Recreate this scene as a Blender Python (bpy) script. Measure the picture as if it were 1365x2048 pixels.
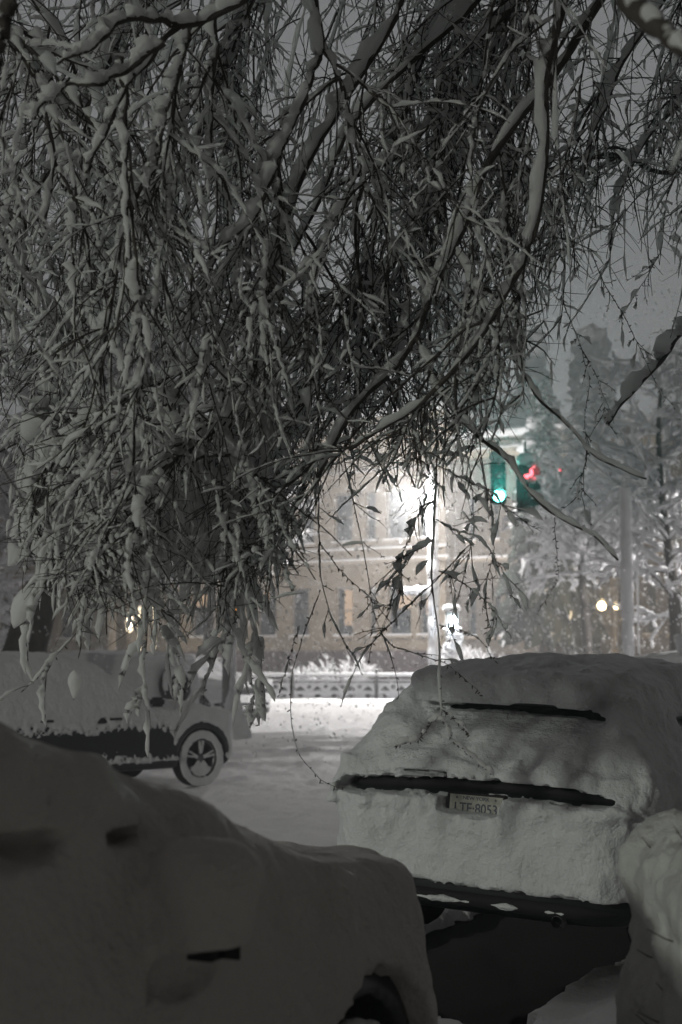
import bpy, math, random
import numpy as np
from mathutils import Vector, Matrix

random.seed(7); rng = np.random.default_rng(11)
S = bpy.context.scene
COL = S.collection
for o in list(bpy.data.objects): bpy.data.objects.remove(o)

# ------------------------------------------------------------------ camera, sky, exposure
EYE = 1.65; FPX = 2048 * 50 / 36.0; PITCH = math.radians(5.95)
cd = bpy.data.cameras.new('camera'); cam = bpy.data.objects.new('camera', cd); COL.objects.link(cam)
cd.sensor_fit = 'VERTICAL'; cd.sensor_height = 36; cd.lens = 50
cd.clip_start = 0.05; cd.clip_end = 2000
cam.location = (0, 0, EYE); cam.rotation_euler = (math.pi/2 + PITCH, 0, 0)
cd.dof.use_dof = True; cd.dof.focus_distance = 6.9; cd.dof.aperture_fstop = 3.0
S.camera = cam
S.view_settings.view_transform = 'Standard'; S.view_settings.look = 'None'
S.view_settings.exposure = 0.0; S.view_settings.gamma = 1.0
S.cycles.use_denoising = True
S.cycles.max_bounces = 8; S.cycles.diffuse_bounces = 7; S.cycles.volume_bounces = 0
S.cycles.sample_clamp_indirect = 3.0
S.cycles.use_light_tree = True

W = bpy.data.worlds.new('World'); S.world = W; W.use_nodes = True
nt = W.node_tree; nt.nodes.clear()
def N(nt, t, **kw):
    n = nt.nodes.new(t)
    for k, v in kw.items(): setattr(n, k, v)
    return n
# a night sky that glows with city light: strongest low over the avenue ahead, dim overhead and behind
wo = N(nt, 'ShaderNodeOutputWorld'); bg = N(nt, 'ShaderNodeBackground'); tc = N(nt, 'ShaderNodeTexCoord')
sp = N(nt, 'ShaderNodeSeparateXYZ'); nt.links.new(tc.outputs['Generated'], sp.inputs[0])
m1 = N(nt, 'ShaderNodeMapRange'); nt.links.new(sp.outputs['Z'], m1.inputs[0])
for i, v in ((1, 0.0), (2, 0.75), (3, 1.0), (4, 0.74)): m1.inputs[i].default_value = v
m2 = N(nt, 'ShaderNodeMapRange'); nt.links.new(sp.outputs['Y'], m2.inputs[0])
for i, v in ((1, -0.6), (2, 0.9), (3, 0.26), (4, 1.0)): m2.inputs[i].default_value = v
mm = N(nt, 'ShaderNodeMath', operation='MULTIPLY')
nt.links.new(m1.outputs[0], mm.inputs[0]); nt.links.new(m2.outputs[0], mm.inputs[1])
SKY = 0.24
ms = N(nt, 'ShaderNodeMath', operation='MULTIPLY'); nt.links.new(mm.outputs[0], ms.inputs[0]); ms.inputs[1].default_value = SKY
bg.inputs['Color'].default_value = (0.98, 0.985, 1.0, 1)
mc = N(nt, 'ShaderNodeMix', data_type='RGBA'); nt.links.new(m2.outputs[0], mc.inputs[0])
mc.inputs[6].default_value = (1.0, .86, .81, 1); mc.inputs[7].default_value = (.97, .985, 1.0, 1)
nt.links.new(mc.outputs[2], bg.inputs['Color'])
nt.links.new(ms.outputs[0], bg.inputs['Strength']); nt.links.new(bg.outputs[0], wo.inputs['Surface'])

# ------------------------------------------------------------------ helpers
CT, ST = math.cos(PITCH), math.sin(PITCH)
def P(px, py, Y):
    """the point of the place seen at (px, py) of the photograph at distance Y ahead"""
    u = (px - 682.5) / FPX; v = (1024 - py) / FPX
    k = Y / (CT - v * ST)
    return np.array((u * k, Y, EYE + (ST + v * CT) * k))
def PJ(Q):
    Q = np.asarray(Q); x = Q[..., 0]; y = Q[..., 1]; z = Q[..., 2] - EYE
    d = y * CT + z * ST; d = np.where(d < .05, .05, d); v = (-y * ST + z * CT) / d
    return 682.5 + x / d * FPX, 1024 - v * FPX

def mesh_obj(name, V, F, mat=None, parent=None, smooth=True):
    me = bpy.data.meshes.new(name)
    V = np.asarray(V, dtype=np.float32)
    if isinstance(F, np.ndarray) and F.ndim == 2:
        k = F.shape[1]
        me.vertices.add(len(V)); me.vertices.foreach_set('co', V.ravel())
        me.loops.add(F.size); me.loops.foreach_set('vertex_index', F.astype(np.int32).ravel())
        me.polygons.add(len(F)); me.polygons.foreach_set('loop_start', (np.arange(len(F)) * k).astype(np.int32))
        me.update(calc_edges=True); me.validate()
    else:
        me.from_pydata([tuple(map(float, v)) for v in V], [], [tuple(int(i) for i in f) for f in F]); me.update()
    if smooth: me.polygons.foreach_set('use_smooth', np.ones(len(me.polygons), dtype=bool))
    if mat: me.materials.append(mat)
    o = bpy.data.objects.new(name, me); COL.objects.link(o)
    if parent: o.parent = parent
    return o

class MB:
    """collects boxes, tubes and lathes into ONE mesh"""
    def __init__(s): s.V = []; s.F = []
    def add(s, V, F):
        b = len(s.V); s.V += [tuple(map(float, v)) for v in V]; s.F += [tuple(int(i) + b for i in f) for f in F]; return s
    def box(s, c, h, rot=None, bev=0.0):
        x, y, z = h; V = []
        if bev <= 0:
            V = [(a*x, b*y, d*z) for a in (-1, 1) for b in (-1, 1) for d in (-1, 1)]
            F = [(0,1,3,2),(4,6,7,5),(0,4,5,1),(2,3,7,6),(0,2,6,4),(1,5,7,3)]
        else:
            import itertools
            import bmesh
            bm = bmesh.new(); bmesh.ops.create_cube(bm, size=2)
            for v in bm.verts: v.co = Vector((v.co.x*x, v.co.y*y, v.co.z*z))
            bmesh.ops.bevel(bm, geom=bm.edges[:], offset=bev, segments=2, affect='EDGES')
            V = [v.co[:] for v in bm.verts]; F = [[v.index for v in f.verts] for f in bm.faces]; bm.free()
        M = rot if rot is not None else Matrix.Identity(3)
        V = [tuple(M @ Vector(v) + Vector(c)) for v in V]
        return s.add(V, F)
    def tube(s, pts, r, k=8, cap=True):
        pts = [Vector(p) for p in pts]; n = len(pts); r = [r]*n if not hasattr(r, '__len__') else r
        V = []; F = []
        ref = Vector((0, 0, 1))
        for i, p in enumerate(pts):
            t = (pts[min(i+1, n-1)] - pts[max(i-1, 0)]).normalized()
            a = t.cross(ref if abs(t.z) < .9 else Vector((1, 0, 0))).normalized(); b = t.cross(a)
            for j in range(k):
                w = 2*math.pi*j/k; V.append(p + (a*math.cos(w) + b*math.sin(w))*r[i])
        for i in range(n-1):
            for j in range(k): F.append((i*k+j, i*k+(j+1) % k, (i+1)*k+(j+1) % k, (i+1)*k+j))
        if cap: F.append(tuple(range(k))[::-1]); F.append(tuple((n-1)*k+j for j in range(k)))
        return s.add(V, F)
    def lathe(s, prof, c=(0, 0, 0), k=20, axis='z'):
        V = []; F = []
        for (r, h) in prof:
            for j in range(k):
                w = 2*math.pi*j/k
                q = (r*math.cos(w), r*math.sin(w), h)
                if axis == 'x': q = (h, r*math.cos(w), r*math.sin(w))
                if axis == 'y': q = (r*math.sin(w), h, r*math.cos(w))
                V.append((q[0]+c[0], q[1]+c[1], q[2]+c[2]))
        for i in range(len(prof)-1):
            for j in range(k): F.append((i*k+j, i*k+(j+1) % k, (i+1)*k+(j+1) % k, (i+1)*k+j))
        return s.add(V, F)
    def build(s, name, mat, parent=None, smooth=False): return mesh_obj(name, s.V, s.F, mat, parent, smooth)

def tag(o, label=None, cat=None, group=None, kind=None):
    if label: o['label'] = label
    if cat: o['category'] = cat
    if group: o['group'] = group
    if kind: o['kind'] = kind
    return o
def thing(name, label, cat, loc=(0, 0, 0), rz=0.0, group=None, roll=0.0):
    o = bpy.data.objects.new(name, None); COL.objects.link(o)
    o.empty_display_size = .3; o.location = loc; o.rotation_euler = (0, roll, rz)
    return tag(o, label, cat, group)

# ------------------------------------------------------------------ materials
def mat(name, col, rough=.6, metal=0.0, bump=0.0, bscale=30.0, var=0.0, vscale=4.0, emit=None, estr=0.0, spec=.5, bdist=.02, col2=None):
    m = bpy.data.materials.new(name); m.use_nodes = True; t = m.node_tree; b = t.nodes['Principled BSDF']
    b.inputs['Base Color'].default_value = (*col, 1); b.inputs['Roughness'].default_value = rough
    b.inputs['Metallic'].default_value = metal; b.inputs['Specular IOR Level'].default_value = spec
    tcn = N(t, 'ShaderNodeTexCoord')
    if bump:
        n1 = N(t, 'ShaderNodeTexNoise'); n1.inputs['Scale'].default_value = bscale; n1.inputs['Detail'].default_value = 6; n1.inputs['Roughness'].default_value = .65
        bp = N(t, 'ShaderNodeBump'); bp.inputs['Strength'].default_value = bump; bp.inputs['Distance'].default_value = bdist
        t.links.new(tcn.outputs['Object'], n1.inputs['Vector']); t.links.new(n1.outputs['Fac'], bp.inputs['Height']); t.links.new(bp.outputs[0], b.inputs['Normal'])
    if var or col2:
        n2 = N(t, 'ShaderNodeTexNoise'); n2.inputs['Scale'].default_value = vscale; n2.inputs['Detail'].default_value = 5
        t.links.new(tcn.outputs['Object'], n2.inputs['Vector'])
        r = N(t, 'ShaderNodeValToRGB'); r.color_ramp.elements[0].position = .35; r.color_ramp.elements[1].position = .68
        c2 = col2 if col2 else tuple(min(1, c*(1+var)) for c in col)
        r.color_ramp.elements[0].color = (*[c*(1-var) for c in col], 1); r.color_ramp.elements[1].color = (*c2, 1)
        t.links.new(n2.outputs['Fac'], r.inputs[0]); t.links.new(r.outputs[0], b.inputs['Base Color'])
    if emit:
        b.inputs['Emission Color'].default_value = (*emit, 1); b.inputs['Emission Strength'].default_value = estr
    return m
M = dict(
 snow=mat('snow_car', (.74, .75, .76), .8, bump=1.0, bscale=22, bdist=.03, spec=.25, var=.04, vscale=6),
 snow_shaded=mat('snow_shaded', (.56, .53, .51), .8, bump=1.0, bscale=14, bdist=.04, spec=.2),  # darker, browner snow: the near car's shade is put into the colour
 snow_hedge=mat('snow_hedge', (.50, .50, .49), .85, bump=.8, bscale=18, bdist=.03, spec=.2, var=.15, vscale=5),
 snow_ground=mat('snow_ground', (.84, .84, .85), .8, bump=.8, bscale=9, bdist=.05, spec=.2, var=.03, vscale=1.5),
 snow_tree=mat('snow_tree', (.87, .87, .87), .85, bump=.8, bscale=70, bdist=.008, spec=.2),
 snow_far=mat('snow_far', (.74, .74, .76), .8, spec=.2),
 bark=mat('bark', (.042, .034, .030), .85, bump=.5, bscale=40, var=.3, vscale=20),
 bark_far=mat('bark_far', (.05, .045, .04), .9, bump=.6, bscale=8, bdist=.06, var=.4, vscale=5),
 paint_dark=mat('paint_dark', (.012, .013, .016), .28, spec=.5, bump=.05, bscale=60),
 paint_black=mat('paint_black', (.006, .006, .007), .25),
 plastic=mat('plastic_black', (.008, .008, .009), .8, bump=.2, bscale=200),
 glass=mat('glass_dark', (.008, .009, .010), .08, spec=.6),
 tyre=mat('tyre', (.012, .012, .012), .85, bump=.4, bscale=60),
 rim=mat('rim', (.16, .16, .165), .35, metal=.8),
 asphalt=mat('asphalt', (.010, .010, .011), .95, spec=.05, bump=.8, bscale=180, bdist=.01, var=.3, vscale=60),
 stone=mat('stone_wall', (.165, .132, .098), .9, bump=.35, bscale=3, bdist=.04, var=.13, vscale=.9),
 stone2=mat('stone_wall_brown', (.085, .07, .058), .9, bump=.35, bscale=3, bdist=.04, var=.15, vscale=.9),
 trim=mat('stone_trim', (.22, .18, .14), .85, bump=.2, bscale=6, var=.08, vscale=2),
 plinth=mat('plinth_brick', (.055, .040, .044), .9, bump=.6, bscale=9, bdist=.05, var=.25, vscale=3),
 wframe=mat('window_frame', (.10, .085, .07), .6),
 pane=mat('window_pane', (.022, .026, .030), .12, var=.35, vscale=.8),
 pane_lit=mat('window_lit', (.2, .16, .12), .5, emit=(1, .62, .36), estr=.30),
 pane_hall=mat('hall_light', (.5, .45, .4), .5, emit=(1, .84, .58), estr=2.6),
 iron=mat('iron_paint', (.02, .02, .02), .6, bump=.2, bscale=30),
 steel=mat('steel_pole', (.20, .20, .20), .5, metal=.4, bump=.15, bscale=20),
 sigbody=mat('signal_housing', (.014, .015, .012), .5),
 plate=mat('plate_white', (.36, .35, .31), .7, bump=.1, bscale=80, var=.25, vscale=25),
 ink=mat('plate_ink', (.03, .035, .07), .5),
 needle=mat('needles', (.012, .018, .014), .9, var=.4, vscale=1.5),
 lens_off=mat('lens_off', (.02, .09, .08), .25),
)
def emis(name, c, s): return mat(name, (.3, .3, .3), .5, emit=c, estr=s)
def translucent(m, w):
    t = m.node_tree; b = t.nodes['Principled BSDF']; out = t.nodes['Material Output']
    tl = N(t, 'ShaderNodeBsdfTranslucent'); tl.inputs['Color'].default_value = (.92, .92, .92, 1); mx = N(t, 'ShaderNodeMixShader'); mx.inputs[0].default_value = w
    t.links.new(b.outputs[0], mx.inputs[1]); t.links.new(tl.outputs[0], mx.inputs[2]); t.links.new(mx.outputs[0], out.inputs['Surface'])
translucent(M['snow_tree'], .58); translucent(M['snow_far'], .3)
M['lamp'] = emis('lamp_globe', (1, .97, .93), 60)
M['lamp_green'] = emis('lamp_green', (.12, 1, .86), 42)
M['lamp_red'] = emis('lamp_red', (1, .10, .13), 5.0)
M['lamp_walk'] = emis('lamp_walk', (.82, .92, 1), 30)
M['lamp_amber'] = emis('lamp_amber', (1, .36, .05), 4.5)
M['lamp_warm'] = emis('lamp_warm', (1, .80, .45), 9)

# ------------------------------------------------------------------ implicit surfaces (snow, bodies)
_tab = rng.random((32, 32, 32)).astype(np.float32) * 2 - 1
def vn(x, y, z, sc, seed=0):
    x = x*sc + seed*7.31; y = y*sc + seed*3.77; z = z*sc + seed*5.13
    xi = np.floor(x).astype(np.int32); yi = np.floor(y).astype(np.int32); zi = np.floor(z).astype(np.int32)
    fx = x-xi; fy = y-yi; fz = z-zi
    fx = fx*fx*(3-2*fx); fy = fy*fy*(3-2*fy); fz = fz*fz*(3-2*fz)
    a = xi & 31; b = yi & 31; c = zi & 31; a1 = (xi+1) & 31; b1 = (yi+1) & 31; c1 = (zi+1) & 31
    T = _tab
    return (((T[a,b,c]*(1-fx)+T[a1,b,c]*fx)*(1-fy)+(T[a,b1,c]*(1-fx)+T[a1,b1,c]*fx)*fy)*(1-fz)
            + ((T[a,b,c1]*(1-fx)+T[a1,b,c1]*fx)*(1-fy)+(T[a,b1,c1]*(1-fx)+T[a1,b1,c1]*fx)*fy)*fz)
def fbm(x, y, z, sc, seed=0, octv=3):
    r = 0; a = 1; t = 0
    for i in range(octv):
        r = r + a*vn(x, y, z, sc*2**i, seed+i*1.7); t += a; a *= .5
    return r/t
def smoothmax(ds, k):
    m = ds[0]
    for d in ds[1:]: m = np.maximum(m, d)
    s = 0
    for d in ds: s = s + np.exp((d-m)/k)
    return m + k*np.log(s) - k*.3
def smin(a, b, k):
    h = np.clip(.5 + .5*(b-a)/k, 0, 1); return b*(1-h)+a*h - k*h*(1-h)
def sst(a, b, x):
    t = np.clip((x-a)/(b-a), 0, 1); return t*t*(3-2*t)
def plane(x, y, z, n, c):
    l = math.sqrt(sum(i*i for i in n)); return (n[0]*x + n[1]*y + n[2]*z)/l - c/l
def rbox(x, y, z, c, h, r):
    qx = np.abs(x-c[0])-h[0]+r; qy = np.abs(y-c[1])-h[1]+r; qz = np.abs(z-c[2])-h[2]+r
    return np.sqrt(np.maximum(qx, 0)**2+np.maximum(qy, 0)**2+np.maximum(qz, 0)**2)+np.minimum(np.maximum(qx, np.maximum(qy, qz)), 0)-r
def grid(lo, hi, h):
    ax = [np.arange(lo[i], hi[i]+h, h, dtype=np.float32) for i in range(3)]
    return np.meshgrid(*ax, indexing='ij')
def nets(F, lo, h):
    Sg = F < 0
    n = [s-1 for s in F.shape]
    cor = [(a, b, c) for a in (0, 1) for b in (0, 1) for c in (0, 1)]
    cnt = np.zeros(n, np.uint8)
    for a, b, c in cor: cnt += Sg[a:a+n[0], b:b+n[1], c:c+n[2]]
    act = (cnt > 0) & (cnt < 8)
    idx = -np.ones(n, np.int32); ijk = np.argwhere(act); idx[act] = np.arange(len(ijk))
    acc = np.zeros((len(ijk), 3), np.float32); m_ = np.zeros(len(ijk), np.float32)
    val = {c: F[ijk[:, 0]+c[0], ijk[:, 1]+c[1], ijk[:, 2]+c[2]] for c in cor}
    for a in cor:
        for ax in range(3):
            if a[ax] == 0:
                b = list(a); b[ax] = 1; b = tuple(b)
                fa, fb = val[a], val[b]; mk = (fa < 0) != (fb < 0)
                t = np.where(mk, fa/np.where(mk, fa-fb, 1), 0)
                for q in range(3): acc[:, q] += mk*(a[q] + t*(b[q]-a[q]))
                m_ += mk
    V = np.array(lo, np.float32) + h*(ijk + acc/m_[:, None])
    Fs = []
    for ax in range(3):
        u, v = (ax+1) % 3, (ax+2) % 3
        sl = [slice(None)]*3; sl2 = [slice(None)]*3; sl[ax] = slice(0, -1); sl2[ax] = slice(1, None)
        s0, s1 = Sg[tuple(sl)], Sg[tuple(sl2)]
        g = np.argwhere(s0 != s1)
        g = g[(g[:, u] >= 1) & (g[:, v] >= 1) & (g[:, u] < n[u]) & (g[:, v] < n[v]) & (g[:, ax] < n[ax])]
        ins = s0[g[:, 0], g[:, 1], g[:, 2]]
        q = []
        for du, dv in ((-1, -1), (0, -1), (0, 0), (-1, 0)):
            c = g.copy(); c[:, u] += du; c[:, v] += dv; q.append(idx[c[:, 0], c[:, 1], c[:, 2]])
        q = np.stack(q, 1); q[~ins] = q[~ins][:, ::-1]; Fs.append(q)
    Fs = np.concatenate(Fs); Fs = Fs[(Fs >= 0).all(1)]
    return V, Fs
def snow_over(X, Y, Z, D, h, top, side, seed, lump=.35, gap=None, sc=5.0):
    """snow skin over a body's distance field; thick on top, thinner on the sides; gap() = bare places"""
    gz = np.gradient(D, h, axis=2); F = D.copy() - .02
    b = np.abs(D) < .32
    x, y, z, d, g = X[b], Y[b], Z[b], D[b], np.clip(gz[b], -1, 1)
    t = side + (top-side)*sst(.15, .9, g) - side*.9*sst(-.2, -.8, g)
    t = t*(1 + .7*lump*fbm(x, y, z, sc, seed)) + lump*(.020*vn(x, y, z, sc*1.7, seed+9) + .017*vn(x, y, z, sc*3.4, seed+11) + .010*vn(x, y, z, sc*6.5, seed+12))
    if gap is not None: t = t - gap(x, y, z, g)
    F[b] = d - t
    return F

# ------------------------------------------------------------------ cars
def car_body(p):
    """returns f(x,y,z): lower body + cabin, y forward from the rear bumper"""
    w, L, belt = p['w'], p['L'], p['belt']
    def f(x, y, z, part='all'):
        ax = np.abs(x)
        low = smoothmax([plane(ax, y, z, (1, 0, .10), w+.05), plane(ax, y, z, (0, -1, p.get('rt', .10)), p.get('rt', .10)*.55),
                         plane(ax, y, z, (0, 1, .08), L+.05), plane(ax, y, z, (.62, -.78, 0), .62*w - p.get('rc', .05)),
                         plane(ax, y, z, (.66, .75, 0), .66*w+.75*L-.17),
                         z-belt, plane(ax, y, z, (0, p['hs'], 1), p['hc']), .27-z], p.get('kk', .035))
        cab = smoothmax([plane(ax, y, z, (1, 0, p.get('th', .30)), w+p.get('th', .30)*belt-.03), plane(ax, y, z, (p.get('cr', .2), 0, 1), p['roof']+p.get('cr', .2)*.52), plane(ax, y, z, p['rg'][0], p['rg'][1]),
                         plane(ax, y, z, p['ws'][0], p['ws'][1]), z-p['roof'],
                         plane(ax, y, z, (.10, -.06, 1), p['roof']-.06*p['rp']+.045), plane(ax, y, z, (.10, .05, 1), p['roof']+.05*(p['rp']+.5)+.045),
                         (belt-.07)-z], p.get('kk', .035))
        d = smin(low, cab, .06)
        for wy in p['wy']:
            r = np.sqrt((y-wy)**2+(z-.34)**2)-p.get('wr', .38)
            d = np.maximum(d, -np.maximum(r, (w-.28)-ax))
        if p.get('spoiler'):
            y0, z0 = p['spoiler']
            d = smin(d, rbox(x, y, z, (0, y0+.22, z0), (w*.54, .24, .022), .02), .03)
        return d
    return f, None
def wheel(parent, x, y, r=.34, side=1, snow=True, snowcol='snow'):
    w = bpy.data.objects.new('wheel', None); COL.objects.link(w); w.parent = parent; w.location = (x, y, r)
    t = MB().lathe([(r*.66, -.10), (r*.93, -.105), (r, -.07), (r, .07), (r*.93, .105), (r*.66, .10), (r*.66, -.10)], k=36, axis='x')
    t.build('tyre', M['tyre'], w, True)
    m = MB(); s = side
    m.lathe([(r*.66, -.09*s), (r*.70, .085*s), (r*.63, .09*s), (r*.60, .04*s), (r*.60, -.05*s)], k=36, axis='x')
    m.lathe([(0.001, .075*s), (.05, .075*s), (.06, .055*s), (.06, -.02*s)], k=16, axis='x')
    for i in range(5):
        for q in (-.13, .13):
            a = 2*math.pi*i/5 + q + .3
            a0 = 2*math.pi*i/5 + q*.5 + .3
            m.tube([(.05*s, .04*math.cos(a0), .04*math.sin(a0)), (.07*s, r*.35*math.cos(a), r*.35*math.sin(a)), (.07*s, r*.63*math.cos(a), r*.63*math.sin(a))], [.022, .018, .02], 6)
    m.build('rim', M['rim'], w, True)
    MB().lathe([(.001, -.02*s), (r*.6, -.02*s)], k=24, axis='x').build('brake_disc', M['plastic'], w)
    if snow:
        # snow packed on the tyre wall and in the lower half of the rim
        lo = (-.16, -r-.06, -r-.02); h = .0125
        X, Y, Z = grid(lo, (.16, r+.06, r+.06), h)
        rr = np.sqrt(Y*Y+Z*Z)
        ring = np.sqrt((np.maximum(np.abs(rr-r*.83)-.035, 0))**2+(X-.098*s)**2)-.022
        pile = np.maximum(rr-r*.63, Z+r*.20+.25*np.abs(Y)+.03*vn(X, Y, Z, 18, 3)); pile = np.maximum(pile, np.abs(X-.06*s)-.035)
        F = np.minimum(ring, pile) + .014*fbm(X, Y, Z, 22, 2)
        spk = 9+X*0
        for i in range(5):
            for q in (-.13, .13):
                a = 2*math.pi*i/5 + q + .3
                al = Y*math.cos(a)+Z*math.sin(a); pe = np.abs(-Y*math.sin(a)+Z*math.cos(a))
                spk = np.minimum(spk, np.maximum(np.sqrt(pe**2+(X-.083*s)**2)-.016, np.maximum(.05-al, al-r*.62)))
        F = np.minimum(F, spk + .008*vn(X, Y, Z, 25, 5))
        V, Fc = nets(F, lo, h); mesh_obj('wheel_snow', V, Fc, M[snowcol], w)
    return w
def windows(par, p, f, right=True, left=True, rear=True):
    h = .04; lo = (-1.05, 0, .9); X, Y, Z = grid(lo, (1.05, p['L']*.75, p['roof']), h)
    D = f(X, Y, Z)
    def cut(nm, mk):
        F = np.maximum(D-.006, mk)
        F = np.maximum(F, -D-.05)
        V, Fc = nets(F, lo, h)
        if len(Fc): mesh_obj(nm, V, Fc, M['glass'], par)
    zt = p['roof']-.12; zb = p['belt']+.04
    for sgn, on in ((1, right), (-1, left)):
        if not on: continue
        for y0, y1 in p['swin']:
            cut('side_window', np.maximum(np.maximum(zb-Z, Z-zt), np.maximum(np.maximum(y0-Y, Y-y1), .62-sgn*X)))
    if rear:
        cut('rear_window', np.maximum(np.maximum(zb+.02-Z, Z-p['roof']+.14), np.maximum(np.abs(X)-.60, Y-1.0)))

CROSS = dict(w=.86, rc=.09, L=4.45, kk=.065, th=.52, cr=.50, belt=.89, hs=.16, hc=1.02+.16*3.2, rg=((0, -.74, .67), -.74*.07+.67*.88), ws=((0, .60, .80), .60*3.35+.80*1.02),
             roof=1.50, rp=1.5, wy=(.86, 3.55), spoiler=(.30, 1.375), swin=((.75, 1.25), (1.32, 2.1), (2.18, 2.9)))
SUV = dict(w=.92, L=4.7, belt=1.06, hs=.10, hc=1.10+.10*3.5, rg=((0, -.93, .36), -.93*.05+.36*1.0), ws=((0, .62, .78), .62*3.45+.78*1.08),
           roof=1.66, rp=1.8, wy=(.92, 3.75), spoiler=(.05, 1.58), swin=((.45, 1.15), (1.25, 2.1), (2.2, 3.0)), wr=.42)

def plain_car(name, label, p, loc, rz, top=.13, side=.05, gap=None, h=.03, seed=1, roll=0, paint='paint_dark', wheels=(1, 1, 1, 1), extra=None, snowmat='snow', lump=.35, sc=5.0, wsnow=(1, 1, 1, 1)):
    t = thing(name, label, 'car', loc, rz, None, roll)
    f, _ = car_body(p)
    lo = (-1.26, -.25, .16); hi = (1.26, p['L']+.25, p['roof']+top+.20)
    X, Y, Z = grid(lo, hi, h)
    D = f(X, Y, Z)
    if extra is not None: Ds = extra(X, Y, Z, D)
    else: Ds = D
    hb = max(h, .03)
    Xb, Yb, Zb = (X, Y, Z) if hb == h else grid(lo, hi, hb)
    Db = D if hb == h else f(Xb, Yb, Zb)
    V, Fc = nets(Db, lo, hb); mesh_obj('body', V, Fc, M[paint], t)
    windows(t, p, f)
    F = snow_over(X, Y, Z, Ds, h, top, side, seed, gap=gap, lump=lump, sc=sc)
    for wy in p['wy']:
        r = np.sqrt((Y-wy)**2+(Z-.34)**2)-(p.get('wr', .38)+.012+.02*vn(X, Y, Z, 14, 4))
        F = np.maximum(F, -np.maximum(r, (p['w']-.3)-np.abs(X)))
    V, Fc = nets(F, lo, h); mesh_obj('snow_cover', V, Fc, M[snowmat], t)
    k = 0
    for wy in p['wy']:
        for sx in (-1, 1):
            if wheels[k]: wheel(t, sx*(p['w']-.13), wy, p.get('wr', .38)-.05, sx, bool(wsnow[k]))
            k += 1
    return t, f

# --- the crossover at the right, seen from behind
ROW = math.radians(28)
def gap_right(x, y, z, g):
    rear = sst(1.05, .85, y)
    n = vn(x, y, z, 9, 21); n2 = vn(x, y, z, 40, 22); n3 = vn(x, y, z, 3, 23)
    a = 0*x
    u = np.clip(np.abs((x-.05)/.54), 0, 1)
    zc = 1.335 - .055*u**3 + .010*n3 + .004*n; hw = (.018+.016*np.clip(n3+.4+.9*sst(-.05, .30, x), -.3, 1))*np.sqrt(1-u**2) + .005*n2*(u < .9)
    s = sst(.0, .012, hw-np.abs(z-zc))*rear
    a = a + .30*s
    zc2 = .925+.012*x-.05*x*x; hw2 = (.043+.008*n+.012*n2)*np.sqrt(np.clip((.76-x)/.25, 0, 1))*np.clip((x+.86)/.06, 0, 1)-.001
    s2 = sst(0, .010, hw2-np.abs(z-zc2))*sst(-.86, -.80, x+.02*n)*sst(.78, .70, x+.03*n)*rear
    a = a + .30*s2
    zc3 = .985-.03*(x+.4); s3 = sst(0, .008, .008+.004*n2-np.abs(z-zc3))*sst(-.72, -.6, x)*sst(.2, -.05, x)*rear
    a = a + .12*s3
    # bare under the bumper
    a = a + .35*sst(.03, 0, z-(.40+.014*n+.012*n2 - .015*x))*rear*1.0
    a = a - .0*z
    # the number plate's upper half
    pl = np.maximum(np.abs(x+.02)-.165, np.maximum(z-.872, (.802+.010*n+.006*n2)-z))
    a = a + .30*sst(.012, -.004, pl)*rear
    # a patch swept off the side windows
    sd = sst(.55, .75, x)
    wp = ((y-1.55+.12*n)/.42)**2+((z-1.20+.05*n)/.15)**2
    a = a + .22*sst(1.15, .85, wp+.25*n2)*sd
    return a
def right_extra(X, Y, Z, D):
    # snow shelf on the bumper and slumped snow on the roof edge
    D = smin(D, rbox(X, Y, Z, (0, .04, .59), (.72, .10, .20), .09), .08)
    return D
rc_loc = (.70, 7.62, .06)
rcar, rf = plain_car('crossover_car', 'snow-plastered crossover car seen from behind, black tail light bar and half buried number plate', CROSS, rc_loc, -ROW,
                     top=.14, side=.058, gap=gap_right, h=.0175, seed=5, roll=math.radians(2.4), extra=right_extra, lump=.50, sc=6.0, wheels=(1, 1, 0, 1))
# tail light bar, bumper, plate
def along(zf, x0, x1, n, off, hh):
    """a strip hugging the body's rear between x0 and x1 at height z"""
    V = []; F = []
    for i in range(n+1):
        x = x0+(x1-x0)*i/n; z = zf(x) if callable(zf) else zf
        ys = np.linspace(-.3, .9, 400); d = rf(np.full(400, x), ys, np.full(400, z)); j = np.argmax(d < 0); y = ys[j] if d.min() < 0 else .5
        ta = min(1, 6*min(i, n-i)/n+.25)
        for (dy, dz) in ((.03, hh), (-off*ta, hh*.7), (-off*ta, -hh*.7), (.03, -hh)): V.append((x, y+dy, z+dz*ta))
    for i in range(n):
        for j in range(3): F.append((i*4+j, i*4+j+1, i*4+4+j+1, i*4+4+j))
    return V, F
V, F = along(lambda x: .925+.012*x-.05*x*x, -.80, .80, 40, .026, .034); mesh_obj('tail_light_bar', V, F, M['plastic'], rcar)
V, F = along(.345, -.74, .74, 30, .02, .045); mesh_obj('rear_bumper_trim', V, F, M['plastic'], rcar)
Vr, _ = along(.322, -.66, .60, 39, .055, .012); ctr = np.array(Vr).reshape(40, 4, 3).mean(1)+(0, -.01, .012)
LEDGE = ctr
MB().lathe([(.03, -.02), (.036, 0), (.036, .06), (.03, .062)], (.45, -.02, .29), 14, 'y').build('exhaust_pipe', M['steel'], rcar, True)
pl = bpy.data.objects.new('licence_plate', None); COL.objects.link(pl); pl.parent = rcar
ys = np.linspace(-.3, .6, 900); dd = rf(np.full(900, -.02), ys, np.full(900, .82)); py_ = ys[np.argmax(dd < 0)] - .022
pl.location = (-.02, py_, .805); pl.rotation_euler = (math.radians(-4), 0, 0)
MB().box((0, 0, 0), (.152, .003, .076), bev=.002).build('plate_panel', M['plate'], pl)
fr = MB()
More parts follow.
